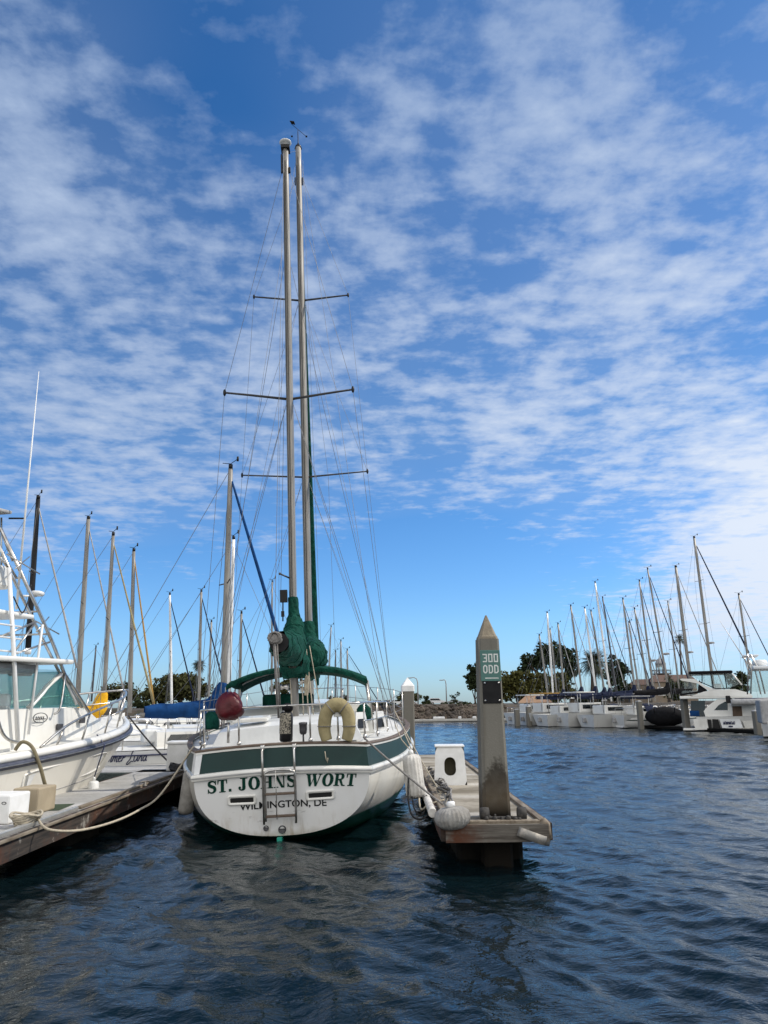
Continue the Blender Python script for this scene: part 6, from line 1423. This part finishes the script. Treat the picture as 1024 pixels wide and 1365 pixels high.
def tree(label, base, lobes, mt, trunk=None, leaf=.22, dens=1.0, seed=1, name='tree', cat='tree', group=None, limbs=5):
    """base: foot; lobes: ellipsoids (centre offset, radii) that hold the leaf clumps"""
    T = thing(name, label, cat, base, 0, group); rn = random.Random(seed)
    vs = []; fs = []
    for c, r in lobes:
        c = Vector(c); n = int(dens * 210 * (r[0] * r[1] + r[1] * r[2] + r[0] * r[2]) / (leaf / .22) ** 2)
        # small puffs inside the lobe make light and dark clumps and a ragged outline
        puffs = []
        for k in range(max(16, int(16 * (r[0] + r[1] + r[2]) / 3))):
            u = Vector((rn.gauss(0, 1), rn.gauss(0, 1), rn.gauss(0, 1))).normalized() * (rn.random() ** .4); puffs.append((Vector((u.x * r[0], u.y * r[1], u.z * r[2])), rn.uniform(.34, .58)))
        for k in range(n):
            pc, pr = rn.choice(puffs); u = Vector((rn.gauss(0, 1), rn.gauss(0, 1), rn.gauss(0, 1))).normalized() * (rn.random() ** .35) * pr * min(r[0], r[1], r[2] * 1.6)
            p = c + pc + Vector((u.x * 1.2, u.y * 1.2, u.z * .85)); a = Vector((rn.gauss(0, 1), rn.gauss(0, 1), rn.gauss(0, .7))).normalized(); bq = a.cross(Vector((rn.gauss(0, 1), rn.gauss(0, 1), rn.gauss(0, 1)))).normalized(); s = leaf * rn.uniform(.5, 1.15)
            o = len(vs); vs += [p - a * s - bq * s * .45, p + a * s * .2 - bq * s * .6, p + a * s + bq * s * .1, p - a * s * .1 + bq * s * .6]; fs.append((o, o + 1, o + 2, o + 3))
    b = MB(); b.add(vs, fs, False); b.build('crown', M[mt], T)
    if trunk:
        b = MB(); b.smooth = True; h, r = trunk; lean = rn.uniform(-.06, .06) * h
        b.tube([(0, 0, -.3), (lean * .3, 0, h * .4), (lean, 0, h * .75)], [r * 1.3, r, r * .8], 8)
        for k in range(limbs):
            lc = Vector(lobes[k % len(lobes)][0]); rr = lobes[k % len(lobes)][1]; tgt = lc + Vector((rn.uniform(-.6, .6) * rr[0], rn.uniform(-.5, .5) * rr[1], rn.uniform(-.2, .3) * rr[2])); s0 = Vector((lean, 0, h * .7))
            b.tube([s0, s0.lerp(tgt, .5) + Vector((0, 0, .1 * h * .3)), tgt], [r * .6, r * .4, r * .15], 6)
        b.build('trunk', M['bark'], T)
    return T
def px_w(px, Y): return px / 1000.0 * Y
def ground(px, Y, z=1.5): p = at(px, 939, Y); return Vector((p.x, Y, z))
def crown_at(base, items, Y):
    """items: photo-pixel ellipses (cx, cy, rx, ry) of the crown at depth Y -> lobes"""
    out = []
    for cx, cy, rx, ry in items:
        p = at(cx, cy, Y) - base; out.append((p, (px_w(rx, Y), px_w(rx, Y) * .9, px_w(ry, Y))))
    return out
def pxtree(label, px, Y, items, mt, trunk_px=None, **k):
    b = ground(px, Y); tr = None
    if trunk_px: tr = (at(px, trunk_px[0], Y).z - b.z, px_w(trunk_px[1], Y))
    return tree(label, b, crown_at(b, items, Y), mt, tr, **k)
GT = 'trees along the far shore'
pxtree('wide dark umbrella pine behind the masts, right of the yellow sail cover', 241, 104, [(220, 920, 24, 12), (250, 917, 24, 13), (265, 925, 13, 10), (203, 927, 16, 10), (236, 908, 26, 9)], 'brown_pine', (925, 2.2), seed=2, group=GT, name='umbrella_pine', leaf=.26, limbs=8)
pxtree('smaller umbrella pine low behind the yellow sail cover', 160, 108, [(148, 924, 15, 9), (165, 921, 17, 9), (177, 928, 8, 7)], 'brown_pine', (930, 1.6), seed=3, group=GT, name='umbrella_pine', leaf=.26)
pxtree('rounded dark bush between the two umbrella pines at left', 189, 98, [(184, 938, 9, 6), (194, 940, 7, 5)], 'bush', None, seed=4, group=GT, name='shrub', cat='shrub', leaf=.22)
pxtree('umbrella pine glimpsed under the green bimini', 378, 108, [(376, 917, 12, 9), (388, 914, 10, 8)], 'brown_pine', (930, 1.4), seed=5, group=GT, name='umbrella_pine', leaf=.26)
pxtree('low umbrella pine seen through the stern rail above the horseshoe buoy', 452, 106, [(446, 933, 9, 4), (456, 931, 8, 4)], 'brown_pine', (936, 1), seed=6, group=GT, name='umbrella_pine', leaf=.22)
pxtree('little flat-topped tree behind the white-capped post', 543, 96, [(536, 930, 8, 4), (552, 929, 9, 4), (543, 926, 8, 4)], 'brown_pine', (932, .7), seed=7, group=GT, name='umbrella_pine', leaf=.2)
pxtree('small spiky bush on the bank beside the white van', 568, 82, [(568, 938, 6, 5), (569, 931, 3, 5)], 'bush', None, seed=8, group=GT, name='shrub', cat='shrub', leaf=.16)
pxtree('sparse little sapling on the bank between lamp post and concrete post', 606, 83, [(604, 929, 3, 4), (610, 925, 3, 3), (607, 935, 3, 3)], 'bush', (935, .4), seed=9, group=GT, dens=.4, leaf=.15)
for k, (x0, x1, lab) in enumerate(((590, 640, 'dark scrub along the top of the far bank'), (470, 530, 'dark scrub on the bank behind the horseshoe buoy'))):
    pxtree(lab, (x0 + x1) / 2, 80, [(x0 + 8 + 11 * j, 940 + (j % 2), 8, 3.2) for j in range(5)], 'bush', None, seed=20 + k, group=GT, name='shrub', cat='shrub', leaf=.16)
pxtree('ragged dark pine just left of the concrete post', 634, 88, [(630, 898, 9, 11), (640, 892, 10, 9), (632, 914, 7, 7), (645, 910, 12, 14), (625, 907, 4, 5)], 'pine', (930, 1.2), seed=10, group=GT, name='pine_tree', leaf=.24)
pxtree('big dark spreading pine behind the leftmost masts of the right row', 740, 100, [(712, 885, 17, 10), (735, 875, 22, 13), (755, 878, 14, 13), (700, 893, 9, 6), (765, 893, 8, 9), (728, 866, 14, 7), (757, 903, 8, 9)], 'pine', (925, 2.2), seed=11, group=GT, name='pine_tree', leaf=.27, limbs=8)
pxtree('yellow-green bushy tree below the big pine, beside the concrete post', 690, 92, [(675, 908, 13, 11), (695, 902, 15, 10), (668, 922, 9, 12), (690, 922, 18, 12), (712, 915, 12, 14)], 'olive', (940, 1.5), seed=12, group=GT, leaf=.24)
pxtree('olive-green bushy tree behind the leftmost masts of the right row', 738, 93, [(722, 905, 10, 10), (740, 908, 14, 14), (755, 918, 10, 13), (735, 925, 18, 10)], 'olive', (940, 1.5), seed=13, group=GT, leaf=.24)
pxtree('low green bush between the big pine and the shaggy palm', 785, 92, [(778, 932, 8, 6), (790, 930, 9, 7), (798, 934, 6, 5)], 'bush', None, seed=14, group=GT, name='shrub', cat='shrub', leaf=.2)
pxtree('round-topped dark pine right of the shaggy palm', 823, 92, [(818, 884, 10, 9), (830, 893, 9, 8), (815, 900, 10, 12), (828, 912, 11, 10), (820, 925, 10, 9)], 'pine', (930, 1.3), seed=15, group=GT, name='pine_tree', leaf=.24)
pxtree('dark bush before the building left of the motor yacht', 905, 70, [(896, 918, 7, 8), (908, 915, 9, 9), (900, 928, 10, 6)], 'bush', None, seed=16, group=GT, name='shrub', cat='shrub', leaf=.17)
pxtree('dark round tree right of the motor yacht flybridge', 985, 74, [(980, 908, 9, 8), (990, 904, 9, 8), (986, 918, 10, 8), (972, 901, 5, 3)], 'bush', (930, 1), seed=17, group=GT, leaf=.19)
def palm(label, px, Y, cy, rpx, frond=24, trunk_r=.18, droop=.7, group=None, seed=1, full=False, foot=None):
    rn = random.Random(seed); b0 = ground(px if foot is None else foot, Y); top = at(px, cy, Y) - b0; T = thing('palm_tree', label, 'palm tree', b0, 0, group); Rr = px_w(rpx, Y)
    b = MB(); b.smooth = True; b.tube([(0, 0, -.3), top * .5 + Vector((.05, 0, 0)), top], [trunk_r * 1.3, trunk_r, trunk_r * .9], 8); b.build('trunk', M['bark'], T)
    b = MB()
    for k in range(frond):
        az = rn.uniform(0, 6.283); el = rn.uniform(-.9 if full else -.75, 1.3); n = 7; L = Rr * rn.uniform(.8, 1.1)
        d = Vector((math.cos(az) * math.cos(el), math.sin(az) * math.cos(el), math.sin(el))); pts = []; p = Vector(top)
        for i in range(n + 1): pts.append(p.copy()); p = p + d * (L / n); d = (d - Vector((0, 0, droop / n * 1.3))).normalized()
        sd_ = d.cross(Vector((0, 0, 1))); sd_ = sd_.normalized() if sd_.length > .05 else Vector((1, 0, 0))
        for i in range(n):
            t0 = i / n; w0 = L * .24 * math.sin(math.pi * min(1, .2 + .8 * t0))
            for s in (1, -1):
                for q in range(2):
                    a = pts[i].lerp(pts[i + 1], q * .5); c = pts[i].lerp(pts[i + 1], q * .5 + .34); e = a.lerp(c, .5) + sd_ * (s * w0) + (pts[i + 1] - pts[i]) * .55 - Vector((0, 0, w0 * .45)); b.add([a, c, e], [(0, 1, 2)], False)
    b.build('crown', M['palm'], T); return T
palm('slim fan palm rising behind the slim mast at left', 265.5, 112, 887, 10.5, frond=110, trunk_r=.16, seed=3, droop=1.0, group='palms along the far shore')
palm('shaggy date palm with a full round head, right of the big pine', 791, 88, 884, 22, frond=130, trunk_r=.34, seed=4, droop=.9, group='palms along the far shore', full=True)
palm('tall fan palm with small head near the lighthouse', 906, 96, 852, 10, frond=52, trunk_r=.13, seed=5, droop=1.1, group='palms along the far shore', foot=910)
palm('low fan palm beside the masts in front of the brown roofed building', 892, 82, 905, 9, frond=50, trunk_r=.15, seed=6, droop=1.0, group='palms along the far shore')
# ---- parked cars
def car(label, px, Y, kind='sedan', col=(.62, .62, .62), rz=0.0, sc=.82):
    b0 = ground(px, Y, 1.52); c = thing('parked_car', label, 'car', b0, rz, 'cars parked along the far bank')
    pm = mat('car_paint_%d_%d_%d' % tuple(int(v * 100) for v in col), col, .25, col2=tuple(v * .9 for v in col), coat=.5)
    if kind == 'sedan': prof = [(-2.2, .35), (-2.25, .7), (-2.1, .92), (-1.55, .98), (-1.0, 1.38), (.35, 1.42), (1.1, .98), (2.0, .84), (2.25, .65), (2.2, .35)]; gw = [(-1.4, 1.0), (-.95, 1.33), (.3, 1.36), (.95, 1.0)]
    else: prof = [(-2.3, .4), (-2.35, 1.0), (-2.2, 1.7), (-1.9, 1.78), (.4, 1.78), (1.2, 1.15), (2.2, 1.02), (2.4, .75), (2.35, .4)]; gw = [(-2.1, 1.15), (-2.05, 1.62), (.3, 1.62), (.95, 1.15)]
    b = MB(); b.loft([[Vector((x * sc, y * sc, (z - (.0 if abs(y) < .8 else .0)) * sc)) for x, z in prof] for y in (-.86, .86)], smooth=False); BD = b.build('body', pm, c, fix=True)
    for s in (-1, 1):
        b = MB(); b.prism([(x * sc, s * .862 * sc, z * sc) for x, z in gw], (0, s * .012, 0)); b.build('side_glass', M['glass'], BD, fix=True)
        for x in (-1.4, 1.4):
            b = MB(); b.smooth = True; b.lathe([(.1, -.1), (.32, -.1), (.34, 0), (.32, .1), (.1, .1)], 16, (x * sc, s * .8 * sc, .33 * sc), Matrix.Rotation(R(90), 3, 'X')); W_ = b.build('wheel', M['rubber'], c)
            b = MB(); b.smooth = True; b.lathe([(.02, 0), (.19, .0), (.2, .02), (.02, .03)], 12, (x * sc, s * .895 * sc, .33 * sc), Matrix.Rotation(R(90) * (1 if s < 0 else -1), 3, 'X')); b.build('rim', M['ss'], W_)
car('white sedan parked behind the right end of the stern rail', 505, 176, 'sedan', (.66, .66, .66), R(12))
car('white sedan parked between stern rail and the white-capped post, nearer the post', 528, 176, 'sedan', (.68, .68, .66), R(8))
car('white van parked right of the white-capped post', 583, 180, 'van', (.64, .65, .66), R(4))
car('silver car half hidden by scrub, rightmost parked car', 607, 182, 'sedan', (.3, .32, .33), R(-6))
car('dark blue car parked left of the nearer white sedan', 517, 184, 'sedan', (.03, .05, .08), R(5))
car('white car parked directly behind the white-capped post', 546, 184, 'sedan', (.6, .6, .6), R(0))
def lamp(label, px, Y, top, armpx):
    b0 = ground(px, Y); h = at(px, top, Y).z - b0.z; t = thing('street_lamp', label, 'street lamp', b0, 0, 'street lamps on the far bank'); a = px_w(armpx, Y)
    b = MB(); b.smooth = True; b.tube([(0, 0, 0), (0, 0, h * .82), (-.15 * abs(a) , 0, h * .95), (a * .5, 0, h), (a, 0, h - .02)] if a < 0 else [(0, 0, 0), (0, 0, h)], [.075, .06, .05, .045, .04] if a < 0 else [.07, .05], 8); b.build('pole', M['canvas_grey'], t)
    b = MB(); b.bbox((a - .15, 0, h - .05), (.5, .18, .1), .03); b.build('lamp_head', M['canvas_grey'], t)
lamp('street lamp with curved arm just right of the white-capped post', 557.5, 84, 903, -9)
lamp('street lamp with short curved arm standing alone over the white van', 595.5, 92, 906, -4)
# ---- buildings behind the right-hand row
M['stucco'] = mat('tan_stucco', (.24, .19, .14), .9, col2=(.18, .145, .105), scale=1.2)
M['tile'] = mat('brown_roof_tile', (.12, .07, .05), .85, col2=(.08, .05, .04), scale=3, stretch=(6, 1, 1))
M['tan_roof'] = mat('tan_roof', (.30, .19, .12), .9, col2=(.24, .15, .1), scale=2)
def building(label, px0, px1, ytop, yeave, Y, wall, roof, name='building', hip=.25):
    a = at(px0, yeave, Y); c = at(px1, yeave, Y); top = at((px0 + px1) / 2, ytop, Y).z; w = c.x - a.x; t = thing(name, label, 'building', (a.x + w / 2, Y + w * .25, 1.45), R(-12)); ze = a.z - 1.45; zt = top - 1.45
    b = MB(); b.box((0, 0, ze / 2 - .2), (w, w * .5, ze + .4)); W_ = b.build('wall', M[wall], t)
    b = MB(); ov_ = w * .53; dp = w * .29
    b.add([(-ov_, -dp, ze), (ov_, -dp, ze), (ov_, dp, ze), (-ov_, dp, ze), (-ov_ + w * hip, 0, zt), (ov_ - w * hip, 0, zt)], [(0, 1, 5, 4), (1, 2, 5), (2, 3, 4, 5), (3, 0, 4), (3, 2, 1, 0)], False); b.build('roof', M[roof], t, fix=True)
    n = max(2, int(w / 2.0))
    for k in range(n):
        b = MB(); b.bbox((-w / 2 + w * (k + .5) / n, -w * .25 - .01, ze * .55), (w / n * .45, .06, ze * .4), .01); fr_ = b.build('window', M['white_plastic'], W_)
        b = MB(); b.bbox((-w / 2 + w * (k + .5) / n, -w * .25 - .045, ze * .55), (w / n * .37, .02, ze * .33), .004); b.build('pane', M['glass'], fr_)
    return t
building('tan roofed low shed under the leftmost masts of the right row', 694, 738, 927, 937, 88, 'deckw', 'tan_roof')
building('brown tile roofed building left of the lighthouse tower', 842, 886, 905, 913, 92, 'stucco', 'tile')
building('tan building with brown roof below the lighthouse tower', 872, 930, 899, 909, 90, 'stucco', 'tile', hip=.12)
building('low flat building with pale roof behind the shaggy palm', 765, 842, 927, 931, 96, 'stucco', 'deckw', hip=.02)
Yl = 94.0; b0 = ground(886, Yl); LH = thing('lighthouse', 'squat lighthouse tower with a round lantern room above the brown roofs', 'lighthouse', b0)
zz1 = at(886, 899, Yl).z - b0.z; zz2 = at(886, 877, Yl).z - b0.z; rl_ = px_w(6.2, Yl)
b = MB(); b.smooth = True; b.lathe([(rl_ * 1.5, 0), (rl_ * 1.35, zz1 * .96), (rl_ * 1.5, zz1)], 16); b.build('tower', M['stucco'], LH)
b = MB(); b.lathe([(rl_ * 2.0, zz1), (rl_ * 2.0, zz1 + .12)], 16); b.build('gallery', M['spar_dark'], LH)
b = MB()
for k in range(14):
    w = 2 * math.pi * k / 14; b.tube([(rl_ * 1.95 * math.cos(w), rl_ * 1.95 * math.sin(w), zz1 + .1), (rl_ * 1.95 * math.cos(w), rl_ * 1.95 * math.sin(w), zz1 + .5)], .03, 5)
b.tube([(rl_ * 1.95 * math.cos(w), rl_ * 1.95 * math.sin(w), zz1 + .5) for w in [2 * math.pi * k / 20 for k in range(21)]], .035, 5); b.build('railing', M['spar_dark'], LH)
hl_ = zz2 - zz1
b = MB(); b.smooth = True; b.lathe([(rl_, zz1 + .1), (rl_, zz1 + hl_ * .62)], 16); b.build('lantern_glass', M['vinyl'], LH)
b = MB()
for k in range(8):
    w = 2 * math.pi * k / 8; b.tube([(rl_ * math.cos(w), rl_ * math.sin(w), zz1 + .1), (rl_ * math.cos(w), rl_ * math.sin(w), zz1 + hl_ * .64)], .06, 5)
b.build('lantern_bars', M['canvas_grey'], LH)
b = MB(); b.smooth = True; b.lathe([(rl_ * 1.1, zz1 + hl_ * .62), (rl_ * 1.0, zz1 + hl_ * .72), (rl_ * .6, zz1 + hl_ * .92), (0.05, zz1 + hl_), (.03, zz1 + hl_ * 1.1)], 16); b.build('dome', M['canvas_grey'], LH)
